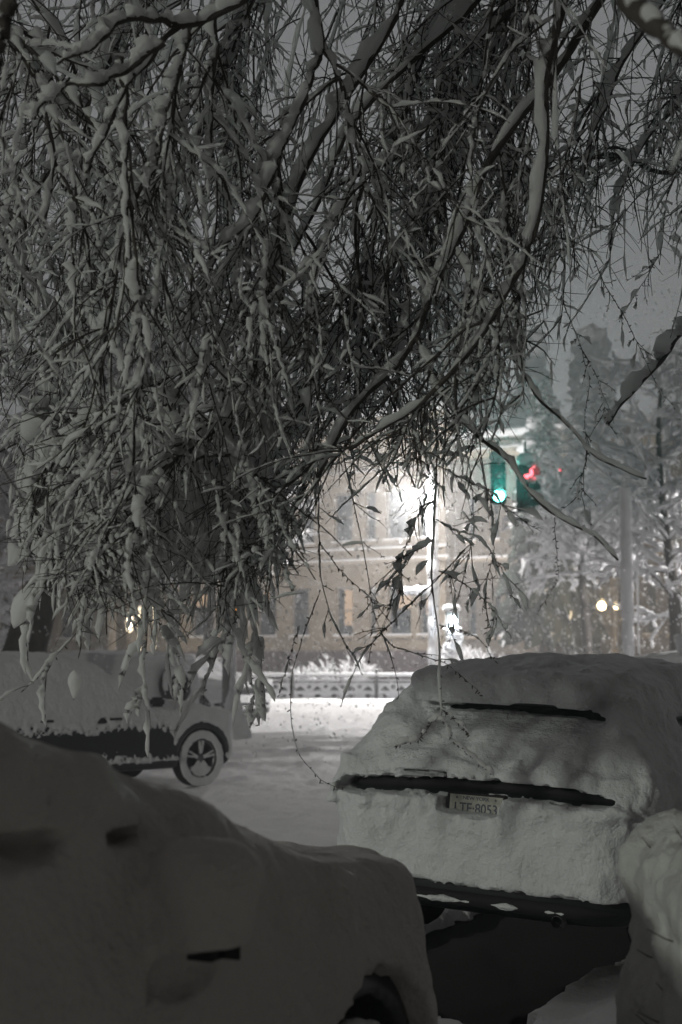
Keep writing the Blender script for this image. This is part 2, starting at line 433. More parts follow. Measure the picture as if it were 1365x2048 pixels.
for c, h_ in (((0, -.002, .081), (.164, .006, .006)), ((0, -.002, -.081), (.164, .006, .006)), ((-.158, -.002, 0), (.006, .006, .0745)), ((.158, -.002, 0), (.006, .006, .0745))): fr.box(c, h_, bev=.002)
fr.build('plate_frame', M['plastic'], pl)
def text(s, size, loc, par, m, name, sx=1.0, ex=.0006):
    c = bpy.data.curves.new(name, 'FONT'); c.body = s; c.size = size; c.align_x = 'CENTER'; c.align_y = 'CENTER'; c.extrude = ex; c.offset = size*.012
    o = bpy.data.objects.new(name, c); COL.objects.link(o)
    dg = bpy.context.evaluated_depsgraph_get(); me = bpy.data.meshes.new_from_object(o.evaluated_get(dg))
    bpy.data.objects.remove(o)
    me.materials.clear(); me.materials.append(m)
    o = bpy.data.objects.new(name, me); COL.objects.link(o); o.parent = par; o.location = loc; o.rotation_euler = (math.pi/2, 0, 0); o.scale = (sx, 1, 1)
    return o
text('NEW YORK', .026, (0, -.0045, .058), pl, M['ink'], 'state_name', 1.1)
text('LTE\u00b78053', .075, (0, -.0045, .004), pl, M['ink'], 'plate_number', .86)
for sx in (-1, 1): text('*', .03, (sx*.11, -.0045, .052), pl, M['ink'], 'plate_bolt')

# --- the car close at the left, nose to the right, dark against the light
def gap_near(x, y, z, g):
    n = vn(x, y, z, 10, 31); n2 = vn(x, y, z, 30, 32); sd = sst(.5, .7, x)
    a = .25*sst(0, .008, (.014+.016*n+.008*n2)*np.clip((2.75-y)/.5, 0, 1)-.002-np.abs(z-(1.31-.035*(y-1.7)**2)))*sst(.3, .4, y)*sd
    a = a + .22*sst(.10, .06, np.sqrt(((y-2.68)/1.3)**2+((z-.995)*2)**2)+.02*n-.02)*sst(.88, .92, x)
    a = a + .3*sst(.02, -.01, np.sqrt((y-3.66)**2+(z-.34)**2)-.445-.02*n-.012*n2)*sd
    a = a + .3*sst(.04, 0, z-(.30+.02*n2))
    return a
def near_extra(X, Y, Z, D):
    D = smin(D, rbox(X, Y, Z, (.99, 2.66, 1.10), (.05, .05, .06), .045), .03)   # wing mirror under its snow
    return D
NR = math.radians(26); nw = np.array((-.02, 4.05))
hd = np.array((math.sin(NR), math.cos(NR))); rt = np.array((math.cos(NR), -math.sin(NR)))
NEARP = dict(SUV, w=.88, L=4.40, wy=(.85, 3.66), roof=1.60, belt=1.03, hs=.15, hc=1.03+.15*3.6, wr=.385, spoiler=None, kk=.10, rp=1.4, swin=((.45, 1.15), (1.25, 2.1), (2.2, 2.8)), ws=((0, .37, .93), .37*3.35+.93*1.05))
nl = nw - hd*3.66 - rt*.80
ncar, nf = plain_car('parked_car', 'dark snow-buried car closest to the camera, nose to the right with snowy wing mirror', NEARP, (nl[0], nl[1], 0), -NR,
                     top=.12, side=.06, gap=gap_near, h=.022, seed=12, extra=near_extra, snowmat='snow_shaded', lump=.36, sc=5, wheels=(0, 1, 0, 1), wsnow=(0, 1, 0, 1))
mb_ = MB().box((.99, 2.66, 1.08), (.055, .045, .055), bev=.025); mb_.build('wing_mirror', M['plastic'], ncar, True)
MB().box((1.01, 2.672, 1.07), (.06, .004, .042), bev=.002).build('mirror_glass', M['glass'], ncar)

# --- the dark SUV across the street at the left
def gap_left(x, y, z, g):
    n = vn(x, y, z, 6, 41); n2 = vn(x, y, z, 26, 42); n3 = fbm(x, y, z, 16, 43)
    sd = sst(.45, .75, np.abs(x))
    n4 = vn(x, y, z, 45, 46)
    a = .12*sst(.0, .3, 1.05*(1-np.abs(z-.60+.04*n)/.25) + .45*n3 + .40*n4 - .22)*sd*sst(3.35, 3.1, y+.1*n)
    a = a + .2*sst(1.0, .7, ((y-2.9)/.11)**2+((z-1.12)/.05)**2+.3*n)*sd
    a = a + .2*sst(1.0, .7, ((y-2.15)/.10)**2+((z-.90)/.022)**2+.3*n)*sd
    a = a + .3*sst(.03, 0, z-(.33+.02*n2))
    a = a + .10*sst(.0, .05, .42+.03*n-z)*sst(.40, .43, z+.01*n2)
    a = a + .2*sst(.02, -.01, np.abs(np.sqrt((y-3.75)**2+(z-.34)**2)-.45)-.035-.012*n2)*sd*sst(.4, .5, z)
    return a
LP = P(393, 1556, 19.0)
LA = math.radians(46)   # parked like the others: nose to the right and away
hdl = np.array((math.sin(LA), math.cos(LA))); rtl = np.array((math.cos(LA), -math.sin(LA)))
LS = dict(SUV, w=.94, L=4.42, hs=.17, hc=1.0+.17*3.4, ws=((0, .56, .83), 56e-2*2.75+.83*1.06), swin=((.45, 1.15), (1.25, 2.0), (2.1, 2.5)), kk=.06)
ll = np.array((LP[0], LP[1])) - hdl*3.75 - rtl*.80
lcar, lf = plain_car('sport_utility_car', 'dark sport utility car plastered with snow, spoked front wheel showing, across the street', LS, (ll[0], ll[1], 0), -LA,
                     top=.12, side=.035, gap=gap_left, h=.027, seed=22, lump=.35, sc=7, wheels=(0, 1, 1, 1))
MB().box((1.0, 2.95, 1.12), (.09, .07, .06), bev=.03).build('wing_mirror', M['plastic'], lcar, True)
for yy in (1.35, 2.35): MB().box((.955, yy, .92), (.014, .09, .015), bev=.006).build('door_handle', M['paint_black'], lcar)

# --- the vehicle with a spare wheel on its back, half hidden behind it
def gap_none(x, y, z, g): return .3*sst(.03, 0, z-.38)
jp = P(372, 1330, 28.0)
JA = math.radians(-52)
JE = dict(SUV, L=4.2, roof=1.72, w=.88, spoiler=None, wy=(.8, 3.3), rg=((0, -1, .08), .08))
jd = np.array((-math.cos(math.radians(38)), math.sin(math.radians(38))))   # heading away to the left, its back toward us
jcar, jf = plain_car('off_road_car', 'boxy off-road car under snow with round spare wheel on its back', JE, (jp[0]-.35, 28.3, 0), math.atan2(jd[1], jd[0])-math.pi/2,
                     top=.14, side=.05, gap=gap_none, h=.045, seed=33, wheels=(1, 1, 0, 0), wsnow=(0, 0, 0, 0))
sw = bpy.data.objects.new('spare_wheel', None); COL.objects.link(sw); sw.parent = jcar; sw.location = (.0, -.16, 1.16)
MB().lathe([(.001, -.10), (.20, -.10), (.27, -.12), (.36, -.10), (.37, .08), (.30, .10)], k=28, axis='y').build('tyre', M['tyre'], sw, True)
X, Y, Z = grid((-.45, -.22, -.42), (.45, .22, .48), .02)
R_ = np.sqrt(X*X+Z*Z)
F = np.sqrt((R_-.33)**2+(Y+.06)**2*.7)-(.05+.05*np.clip(Z/.35, -.6, 1)) + .02*fbm(X, Y, Z, 8, 3)
V, Fc = nets(F, (-.45, -.22, -.42), .02); mesh_obj('wheel_snow', V, Fc, M['snow'], sw)

# --- the white-looking car past the pole, front toward us at its right end
def gap_third(x, y, z, g):
    n = vn(x, y, z, 5, 51); n2 = vn(x, y, z, 20, 52)
    fr_ = sst(4.2, 4.4, y)
    a = .3*sst(0, .02, .07+.03*n-np.abs(z-.86))*fr_*sst(.85, .6, np.abs(x))
    a = a + .3*sst(0, .02, .05+.03*n-np.abs(z-.52))*fr_
    a = a + .3*sst(.05, 0, z-(.36+.03*n2))
    sd = sst(.5, .75, x)
    a = a + .3*sst(1.1, .8, ((y-2.2+.1*n)/.6)**2+((z-.98+.06*n)/.06)**2)*sd + .3*sst(0, .02, .04+.03*n-np.abs(z-.60))*sd*sst(3.3, 3.0, y)
    return a
TP = P(486, 1442, 37.5)
TA = math.radians(38)
th = np.array((math.cos(TA), -math.sin(TA))); trt = np.array((th[1], -th[0]))
tl = np.array((TP[0], TP[1])) - th*4.3 - trt*(-.1)
tcar, tf = plain_car('parked_car', 'snow-covered car beyond the lamp pole, dark grille and bumper showing', dict(SUV, w=.95), (tl[0], tl[1], 0), math.atan2(th[1], th[0])-math.pi/2,
                     top=.15, side=.05, gap=gap_third, h=.04, seed=44, wheels=(0, 1, 1, 1), wsnow=(0, 0, 0, 0))

# --- the next cars of the near row, ahead of the crossover, and a van
fwd = np.array((math.sin(ROW), math.cos(ROW)))
n2l = np.array(rc_loc[:2]) + fwd*5.6 + np.array((.25, 0))
plain_car('parked_car', 'rounded snow-buried car parked ahead of the crossover, only its roof showing', dict(CROSS), (n2l[0], n2l[1], 0), -ROW,
          top=.18, side=.06, gap=gap_none, h=.045, seed=61, wheels=(1, 1, 0, 0), wsnow=(0, 0, 0, 0))
vp = P(1335, 1300, 21.5)
van = dict(SUV, w=.95, L=4.9, roof=1.62, belt=1.0, rg=((0, -1, .05), .05), spoiler=None)
def van_extra(X, Y, Z, D): return smin(D, np.sqrt(((X-.12)/.9)**2+((Y-.6)/1.2)**2+((Z-1.84)/.8)**2)*1.0-.26, .05)
vcar, _ = plain_car('parked_van', 'boxy van with thick slab of snow and a round snow lump on its roof', van, (vp[0]+.15, 21.5, 0), -ROW,
          top=.20, side=.05, gap=gap_none, h=.05, seed=62, wheels=(1, 1, 0, 0), wsnow=(0, 0, 0, 0), extra=van_extra)
vcar['category'] = 'van'

# ------------------------------------------------------------------ ground
def sinh_axis(a, b, n, s):
    t = np.linspace(-1, 1, n); v = np.sinh(t*s)/np.sinh(s); return np.where(v < 0, -v*a, v*b)
gx = sinh_axis(-90, 90, 420, 4.6); gy = np.concatenate([np.linspace(-30, 0, 30)[:-1], np.linspace(0, 12, 260)[:-1], 12*np.exp(np.linspace(0, math.log(20), 330))])
GX, GY = np.meshgrid(gx, gy, indexing='ij'); G0 = GX*0
Hh = .018*fbm(GX, GY, G0, .9, 71) + .022*fbm(GX, GY, G0, 3.3, 72)*(GY < 60) + .018*vn(GX, GY, G0, 8, 73)*(GY < 30)
# trodden, driven-over clods in the lit street
Hh += .10*np.clip(fbm(GX, GY*.7, G0, 2.2, 74)+.02, 0, 1)*sst(10, 20, GY)*sst(50, 44, GY)
for k_, off in ((0, -1.6), (1, -3.1)):   # wheel ruts down the street
    dl = (GX*math.cos(ROW)-GY*math.sin(ROW)) - off - .15*vn(GX, GY, G0, .2, 75)
    Hh -= .05*np.exp(-(dl/.22)**2)
lat = GX*math.cos(ROW) - GY*math.sin(ROW)   # across the row of cars; the pavement is to the right
rlat = rc_loc[0]*math.cos(ROW)-rc_loc[1]*math.sin(ROW)
Hh += .14*sst(rlat+.62, rlat+1.2, lat+.05*vn(GX, GY, G0, 2.5, 76))*sst(25, 18, GY)
# far pavement past the kerb
Hh += .16*sst(49.4, 50.0, GY+.2*vn(GX, GY, G0, .7, 77))
# bare asphalt sheltered under the crossover
lx = (GX-rc_loc[0])*math.cos(ROW)-(GY-rc_loc[1])*math.sin(ROW); ly = (GX-rc_loc[0])*math.sin(ROW)+(GY-rc_loc[1])*math.cos(ROW)
q = np.maximum(np.maximum(lx-.50, -lx-1.0), np.maximum(-ly-.75, ly-4.4)) + .08*vn(GX, GY, G0, 4, 78) + .04*vn(GX, GY, G0, 11, 79)
Hh -= .32*sst(.03, -.06, q)
V = np.stack([GX, GY, Hh], -1).reshape(-1, 3); nx, ny = GX.shape
I = np.arange(nx*ny).reshape(nx, ny); Fg = np.stack([I[:-1, :-1], I[1:, :-1], I[1:, 1:], I[:-1, 1:]], -1).reshape(-1, 4)
tag(mesh_obj('snow_ground', V, Fg, M['snow_ground']), 'snow covering street and pavement', kind='structure')
tag(mesh_obj('road', [(-300, -60, -.12), (300, -60, -.12), (300, 600, -.12), (-300, 600, -.12)], [(0, 1, 2, 3)], M['asphalt'], smooth=False), 'asphalt road', kind='structure')

# snow-clad hedge end at the right edge, close
h = .022; lo = (.72, 2.9, -.05); X, Y, Z = grid(lo, (1.9, 4.7, 1.5), h)
D = rbox(X, Y, Z, (1.36, 3.75, .52), (.46, .72, .62), .16)
F = D - .06 - .07*fbm(X, Y, Z, 3.2, 81) - .05*fbm(X, Y, Z, 9, 82) - .015*vn(X, Y, Z, 24, 83)
V, Fc = nets(F, lo, h)
hedge = thing('hedge', 'snow-clad upright end of a hedge at the right edge beside the crossover', 'hedge', (1.36, 3.75, 0))
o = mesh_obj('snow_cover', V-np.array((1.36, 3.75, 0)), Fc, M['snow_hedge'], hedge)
m = MB()
for i in range(16):
    a = rng.uniform(-1, 1); z0 = rng.uniform(.15, 1.2); b = rng.uniform(-.7, .5)
    p0 = Vector((-.44, b, z0)); d_ = Vector((-1, rng.uniform(-.9, .2), rng.uniform(-.2, 1))).normalized()
    L_ = rng.uniform(.06, .16); m.tube([p0, p0+d_*L_*.6, p0+d_*L_+Vector((0, 0, .01))], [.0028, .002, .001], 4)
m.build('twigs', M['bark'], hedge)

# ------------------------------------------------------------------ branches and their snow, in batches
def tube_batch(Pt, R, k, jit=0.0):
    n_, m_ = Pt.shape[:2]
    T = np.gradient(Pt, axis=1); T /= np.linalg.norm(T, axis=2, keepdims=True)+1e-9
    ref = np.zeros_like(T); ref[..., 2] = 1; v = np.abs(T[..., 2]) > .95; ref[v] = (1, 0, 0)
    A = np.cross(T, ref); A /= np.linalg.norm(A, axis=2, keepdims=True)+1e-9; B = np.cross(T, A)
    w = np.arange(k)*2*math.pi/k
    r = R[:, :, None]*(1+jit*(rng.random((n_, m_, k))-.5)*2)
    V = Pt[:, :, None, :] + r[..., None]*(A[:, :, None, :]*np.cos(w)[None, None, :, None] + B[:, :, None, :]*np.sin(w)[None, None, :, None])
    I = np.arange(n_*m_*k).reshape(n_, m_, k); J = np.roll(I, -1, axis=2)
    F = np.stack([I[:, :-1], J[:, :-1], J[:, 1:], I[:, 1:]], -1).reshape(-1, 4)
    return V.reshape(-1, 3), F
class Acc:
    def __init__(s): s.V = []; s.F = []; s.n = 0
    def add(s, V, F): s.V.append(V); s.F.append(F+s.n); s.n += len(V)
    def build(s, name, m, par): return mesh_obj(name, np.concatenate(s.V), np.concatenate(s.F), m, par)
def smooth_noise(n_, m_, passes=1):
    a = rng.random((n_, m_))
    for _ in range(passes): a = (a + np.roll(a, 1, 1) + np.roll(a, -1, 1))/3
    return a
def add_snow(acc, Pt, rs, k=6, jit=.18, lift=.85, wind=(-.35, -.1, 0)):
    """a ridge of snow lying on each branch, on the upper / windward side; rs (n,m) is its radius"""
    T = np.gradient(Pt, axis=1); T /= np.linalg.norm(T, axis=2, keepdims=True)+1e-9
    up = np.zeros_like(T); up[..., 2] = 1; up = up - (up*T).sum(2, keepdims=True)*T + np.array(wind)
    up /= np.linalg.norm(up, axis=2, keepdims=True)+1e-9
    acc.add(*tube_batch(Pt + up*rs[..., None]*lift, np.maximum(rs, .0004), k, jit))
def resample(pts, n):
    pts = np.asarray(pts, float); d = np.r_[0, np.cumsum(np.linalg.norm(np.diff(pts, axis=0), axis=1))]; t = np.linspace(0, d[-1], n)
    # smooth (Catmull-Rom like) by interpolation then averaging
    Q = np.stack([np.interp(t, d, pts[:, i]) for i in range(3)], 1)
    for _ in range(2): Q[1:-1] = (Q[:-2]+2*Q[1:-1]+Q[2:])/4
    return Q
def rs_batch(Pt, m):
    n = Pt.shape[1]; t = np.linspace(0, n-1, m); a = np.floor(t).astype(int); b = np.minimum(a+1, n-1); f = (t-a)[None, :, None]
    return Pt[:, a]*(1-f)+Pt[:, b]*f
def patchy(n_, m_, cut=.40, gain=5.0, lo=.06):
    return np.clip((smooth_noise(n_, m_, 1)-cut)*gain, lo, 1.0)
def walk(st, d, n, step, droop, wob):
    """n steps from every start; droop pulls the shoots downwards"""
    Pn = [st]; p = st.copy(); d = d.copy()
    for i in range(n-1):
        d = d + rng.normal(0, wob, d.shape); d[:, 2] -= droop
        d /= np.linalg.norm(d, axis=1, keepdims=True); p = p + d*(step[:, None] if hasattr(step, 'shape') else step); Pn.append(p)
    return np.stack(Pn, 1)
LIMX = [-300, 0, 30, 100, 200, 300, 400, 480, 540, 600, 680, 760, 860, 900, 960, 1050, 1100, 1160, 1240, 1365, 1700]
LIMY = [900, 980, 1090, 1180, 1230, 1240, 1200, 1230, 1180, 1080, 960, 930, 1020, 1080, 960, 760, 660, 560, 500, 600, 700]
def lim(px): return np.interp(px, LIMX, LIMY)

a = Acc(); a.add(*tube_batch(LEDGE[None], .002+.016*np.clip((smooth_noise(1, 40, 1)-.35)*3, 0, 1.3), 8, .25)); a.build('bumper_ledge_snow', M['snow'], rcar)
birch = thing('birch_tree', 'snow-laden weeping birch hanging its tangled branches over the parked cars', 'tree', (0, 0, 0))
bark = Acc(); twg = Acc(); bsnow = Acc()
# visible limbs traced to their own distances, thickness in metres
LIMBS = [
 ([(1420,-260,6.6),(1188,15,6.6),(1111,144,6.6),(1045,231,6.5),(993,303,6.5),(957,359,6.4),(932,446,6.4),(906,492,6.4),(865,585,6.3),(838,679,6.3),(794,736,6.3),(702,815,6.2),(636,960,6.2)], .017, .034),
 ([(1250,-300,7.4),(1032,5,7.3),(962,82,7.2),(926,103,7.2),(891,174,7.2),(870,236,7.1),(834,287,7.1),(768,333,7.0),(716,344,7.0),(640,400,7.0)], .013, .045),
 ([(1150,-100,6.0),(1088,169,6.0),(1091,308,6.0),(1075,462,6.0),(1044,538,6.0),(988,631,6.0),(973,660,6.0),(900,745,6.0),(820,830,6.0),(700,900,6.0)], .014, .034),
 ([(906,492,6.4),(952,580,6.4),(993,646,6.3),(1034,730,6.3),(1080,800,6.3),(1134,850,6.3),(1180,905,6.2),(1235,935,6.2),(1292,957,6.2)], .007, .022),
 ([(838,679,6.3),(869,763,6.2),(891,811,6.2),(944,855,6.1),(988,899,6.1),(1023,934,6.1),(1067,990,6.0),(1109,1034,6.0),(1172,1059,6.0),(1238,1121,6.0)], .008, .026),
 ([(1460,330,8.2),(1365,344,8.2),(1301,341,8.2),(1270,318,8.1),(1219,306,8.0),(1183,310,8.0),(1127,328,7.9),(1060,350,7.9)], .011, .012),
 ([(1230,-110,3.3),(1260,0,3.2),(1306,46,3.1),(1340,80,3.0),(1400,125,2.9)], .026, .03),
 ([(560,-60,5.6),(487,0,5.5),(441,26,5.5),(390,49,5.5),(359,51,5.4),(323,87,5.4),(287,133,5.4),(251,180,5.3),(210,260,5.3),(170,350,5.3)], .011, .040),
 ([(359,51,5.4),(308,36,5.3),(241,38,5.2),(190,90,5.1),(120,130,5.0)], .009, .034),
 ([(330,80,5.2),(236,154,5.2),(200,167,5.1),(144,162,5.1),(60,230,5.0)], .008, .036),
 ([(380,51,5.6),(369,103,5.6),(350,170,5.6),(330,260,5.6),(300,380,5.6)], .007, .034),
 ([(433,-40,5.9),(433,41,5.9),(436,103,5.9),(423,205,5.9),(421,282,5.9),(428,333,5.9),(451,374,5.9),(470,430,5.9)], .009, .028),
 ([(244,120,5.5),(251,205,5.5),(251,333,5.5),(259,426,5.5),(262,520,5.5)], .008, .022),
 ([(640,-120,6.1),(626,0,6.1),(641,67,6.1),(652,103,6.1),(631,138,6.1),(595,231,6.1),(569,292,6.0),(549,359,6.0),(513,426,6.0),(477,467,5.9),(420,520,5.9)], .011, .044),
 ([(652,103,6.1),(682,164,6.1),(697,231,6.1),(720,320,6.1),(745,420,6.1)], .006, .024),
 ([(1480,560,8.9),(1400,620,8.9),(1345,690,8.8),(1300,745,8.8),(1250,800,8.7),(1215,850,8.7)], .016, .075),
 ([(60,-60,4.0),(10,40,4.0),(-10,150,4.0),(-40,230,4.0)], .02, .04),
 ([(780,640,6.9),(740,530,6.9),(760,400,7.0),(800,250,7.1),(860,80,7.2),(960,-100,7.3)][::-1], .012, .042),
 ([(1070,-120,7.0),(900,60,7.0),(760,180,6.9),(690,270,6.9),(640,400,6.8),(600,480,6.8),(520,600,6.8),(430,690,6.7),(330,760,6.7)], .012, .050),
 ([(560,-120,7.6),(480,60,7.5),(420,220,7.5),(330,400,7.4),(240,540,7.3),(150,640,7.3),(80,760,7.2)], .012, .050),
 ([(330,-120,7.9),(230,100,7.8),(150,260,7.7),(70,400,7.6),(20,560,7.5)], .012, .045),
 ([(830,-120,6.6),(800,30,6.6),(700,190,6.5),(610,330,6.4),(560,480,6.4),(540,640,6.3),(500,760,6.3),(440,860,6.2)], .011, .050),
 ([(960,240,7.6),(880,420,7.5),(740,560,7.4),(620,640,7.4),(520,740,7.3),(430,900,7.2)], .011, .045),
 ([(430,860,6.2),(380,900,6.1),(300,960,6.0),(230,1010,6.0),(180,1080,6.0)], .008, .045),
 ([(330,760,6.7),(250,800,6.6),(170,850,6.5),(90,930,6.4),(50,1030,6.4)], .009, .060),
 ([(-260,-120,6.2),(-60,20,6.1),(40,90,6.0),(90,190,6.0),(110,320,6.0),(90,450,5.9)], .011, .040),
 ([(-200,-260,7.0),(20,-60,6.9),(110,60,6.9),(200,200,6.8),(230,360,6.8)], .011, .040),
 ([(-300,60,7.4),(-80,170,7.3),(30,330,7.2),(60,500,7.2),(20,650,7.1)], .010, .040),
 ([(1500,-150,7.6),(1340,-20,7.5),(1250,120,7.5),(1190,260,7.4),(1160,380,7.4)], .011, .035),
 ([(1600,60,8.0),(1420,150,7.9),(1300,260,7.9),(1240,380,7.8),(1220,500,7.8)], .010, .035),
 ([(1120,-200,7.4),(1010,40,7.3),(930,250,7.3),(820,480,7.2),(700,640,7.2),(600,820,7.1)], .012, .045),
 ([(440,860,6.2),(500,950,6.1),(520,1040,6.1),(545,1120,6.0)], .007, .035),
]
parents = []   # (pts, radius) for strands to hang from
for pts, r, rs in LIMBS:
    Q = resample([P(p[0], p[1], p[2]*.87) for p in pts], 40); n = 40
    Q += (np.stack([smooth_noise(1, 40, 2)[0] for _ in range(3)], 1)-.5)*.03
    R = np.linspace(r*1.35, r*.5, n)[None]
    bark.add(*tube_batch(Q[None], R, 8, .12))
    rs *= .74; rr = rs*np.linspace(1, .55, n)*(.35+1.3*smooth_noise(1, n, 1)[0])*patchy(1, n, .30, 4, .12 if rs < .03 else .35)[0]; rr[-1] = .001; rr[0] *= .3
    add_snow(bsnow, Q[None], rr[None], 12, .24, 1.02)
    # more rings of lumps so the ridge is uneven
    off = rng.normal(0, rs*.25, (n, 3)); rr2 = rs*.9*smooth_noise(1, n, 0)[0]*np.linspace(1, .5, n); rr2[0] = rr2[-1] = .001
    add_snow(bsnow, (Q+off*.6)[None], rr2[None], 8, .2, 1.0)
    parents.append(Q)
# limbs overhead and out of the frame that the rest hangs from, and the trunk to the right
trunk_top = np.array((4.3, 5.4, 3.4))
OV = []
tr = MB().tube([(4.9, 5.0, -.1), (4.75, 5.1, .8), (4.6, 5.2, 2.0), (4.3, 5.4, 3.4), (3.8, 5.6, 4.8), (3.2, 5.9, 6.3), (2.8, 6.1, 8.0)], [.30, .24, .21, .19, .15, .11, .06], 14)
tr.build('trunk', M['bark_far'], birch, True)
for i in range(26):
    ang = math.radians(rng.uniform(95, 250)); Lh = rng.uniform(3.5, 7.5); zz = rng.uniform(4.9, 6.6)
    st = np.array((3.7+rng.uniform(-.5, .4), 5.6, rng.uniform(4.4, 6.0)))
    en = st + np.array((math.cos(ang)*Lh, math.sin(ang)*Lh*.75, 0)); en[2] = zz-.3
    if en[1] < 4.2: en[2] = max(en[2], 5.0)
    mid = (st+en)/2; mid[2] = zz+.5
    Q = resample([st, (st+mid)/2+(0, 0, .35), mid, (mid+en)/2+(0, 0, .1), en], 40)
    _, pyy = PJ(Q)
    if i < 26:
        bark.add(*tube_batch(Q[None], np.linspace(.035, .010, 40)[None], 8, .1))
        add_snow(bsnow, Q[None], (.06*(.5+smooth_noise(1, 40, 2)))*np.linspace(1, .6, 40)[None], 8, .15, .9)
    parents.append(Q); OV.append(Q)
nlimb = len(LIMBS)
# connect traced limbs' upper ends to the trunk
for Q in parents[:nlimb]:
    px, py = PJ(Q[0])
    if py < 0 or px > 1365:
        e = trunk_top + np.array((-.4, .2, 1.4)); C = resample([Q[0], Q[0]*.6+e*.4+(0, 0, .35), e], 16)
        bark.add(*tube_batch(C[None], np.linspace(.016, .035, 16)[None], 6))

def strands(n, src, y0, y1, weights=None):
    """hanging shoots from the source limbs"""
    idx = rng.integers(0, len(src), n); t = rng.integers(2, 39, n)
    st = np.stack([src[i][j] for i, j in zip(idx, t)])
    tan = np.stack([src[i][j]-src[i][j-1] for i, j in zip(idx, t)]); tan /= np.linalg.norm(tan, axis=1, keepdims=True)
    return st, tan
def grow(st, tan, Lmin, Lmax, n=24, spread=.7, droop=.11, wob=.10):
    L = rng.uniform(Lmin, Lmax, len(st))
    d = tan*.8 + rng.normal(0, spread, st.shape)*np.array((1, 1, .5)); d /= np.linalg.norm(d, axis=1, keepdims=True)
    return walk(st, d, n, L/n, droop, wob), L
def crop_limit(Pt, jitter=60):
    """shoots end where the crown ends: drop the points below its lower outline by shortening the shoot"""
    px, py = PJ(Pt); lm = lim(px) + rng.normal(0, jitter, (len(Pt), 1))
    ok = (py < lm) & ((Pt[..., 1]*CT > 1.5))
    first = np.where(ok.all(1), Pt.shape[1]-1, np.argmin(ok, axis=1)-1)
    keep = first >= 4
    Pt = Pt[keep]; first = first[keep]
    n = Pt.shape[1]; out = np.empty_like(Pt); tt = np.linspace(0, 1, n)
    for i in range(len(Pt)):
        s = tt*first[i]; a = np.floor(s).astype(int); b = np.minimum(a+1, n-1); f = (s-a)[:, None]
        out[i] = Pt[i][a]*(1-f)+Pt[i][b]*f
    return out
def inview(Pt, m=250):
    px, py = PJ(Pt); return ((px > -m) & (px < 1365+m) & (py > -m)).any(1)
vis = parents[:nlimb]
A1, _ = grow(*strands(520, vis, 0, 0), .7, 1.7, spread=.55, droop=.10)
A2, _ = grow(*strands(330, OV, 0, 0), 1.6, 4.2, n=24, spread=.55, droop=.15, wob=.10)
L1 = np.concatenate([A1, A2]); L1 = crop_limit(L1); L1 = L1[inview(L1)]; L1 = L1[~((L1[:, 6:, 1].min(1) < 4.9) & inview(L1, 0))]; L1 = L1[(L1[:, :, 1].mean(1) > 6.0) | (rng.random(len(L1)) < .6)]
# keep the right-hand sky thin
def thin(Pt, keepfun):
    px, py = PJ(Pt[:, Pt.shape[1]//2]); return Pt[rng.random(len(Pt)) < keepfun(px, py)]
def dens(px, py):
    d = np.interp(px, [0, 900, 1040, 1120, 1365], [1, 1, 1, .8, .6])
    d = np.where((px > 640) & (px < 1010) & (py > 150), d*.62, d)
    return np.where((py > 430) & (px > 1060), d*.30, d)
L1 = thin(L1, dens)
len1 = np.linalg.norm(np.diff(L1, axis=1), axis=2).sum(1)
bark.add(*tube_batch(L1, np.linspace(.0060, .0018, 24)[None]*rng.uniform(.7, 1.35, (len(L1), 1)), 5))
px, py = PJ(L1)
# left side shoots carry fat sheaths; to the right the lower ones are bare with lumps here and there
fat = np.interp(px, [-200, 450, 620, 760, 1365], [1.25, 1.2, .85, .8, .75]) * np.where((px > 600) & (py > 820), .45, 1.0)
base = rng.uniform(.006, .018, (len(L1), 1))*np.where(rng.random((len(L1), 1)) < .12, 1.6, 1)
LS1 = rs_batch(L1, 56); m1_ = 56
rs = base*1.0*fat[:, 12:13]*np.interp(np.linspace(0, 1, m1_), [0, .05, .8, 1], [.3, 1, .9, .4])[None]
bare = rng.random((len(L1), 1)) < np.where((px[:, 12:13] > 600) & (py[:, 12:13] > 700), .5, .12)
big = rs_batch(smooth_noise(len(L1), 12, 0)[..., None], m1_)[..., 0]
rs = rs*(.35+1.1*big)*patchy(len(L1), m1_, .36)*(.75+.5*rng.random((len(L1), m1_))); rs = np.where(bare, rs*.25, rs); rs[:, -1] = .0006; rs[:, 0] *= .3
LS1 = LS1 + rng.normal(0, 1, LS1.shape)*rs[..., None]*.22
add_snow(bsnow, LS1, rs, 7, .20)
def branchlets(Pt, per, Lr, n, ang, droop, wob, lo=2):
    k = len(Pt)*per; pi = np.repeat(np.arange(len(Pt)), per); ti = rng.integers(lo, Pt.shape[1]-1, k)
    st = Pt[pi, ti]; tan = Pt[pi, ti]-Pt[pi, ti-1]; tan /= np.linalg.norm(tan, axis=1, keepdims=True)+1e-9
    rd = rng.normal(0, 1, st.shape); rd -= (rd*tan).sum(1, keepdims=True)*tan; rd /= np.linalg.norm(rd, axis=1, keepdims=True)+1e-9
    a = np.radians(rng.uniform(*ang, k))[:, None]; d = tan*np.cos(a)+rd*np.sin(a)
    L = rng.uniform(*Lr, k)
    return walk(st, d, n, L/n, droop, wob), L
L2, l2 = branchlets(L1, 15, (.16, .66), 10, (22, 65), .085, .11)
px, py = PJ(L2[:, -1]); ok = (py < lim(px)+rng.normal(20, 45, len(px))); L2 = L2[ok]; l2 = l2[ok]
sel = rng.random(len(L2)) < np.interp(PJ(L2[:, 5])[0], [0, 1000, 1150, 1365], [1, 1, .55, .5]); L2 = L2[sel]
L2 = L2[inview(L2, 60)]
px, py = PJ(L2[:, 5]); low = (px > 600) & (py > 780)
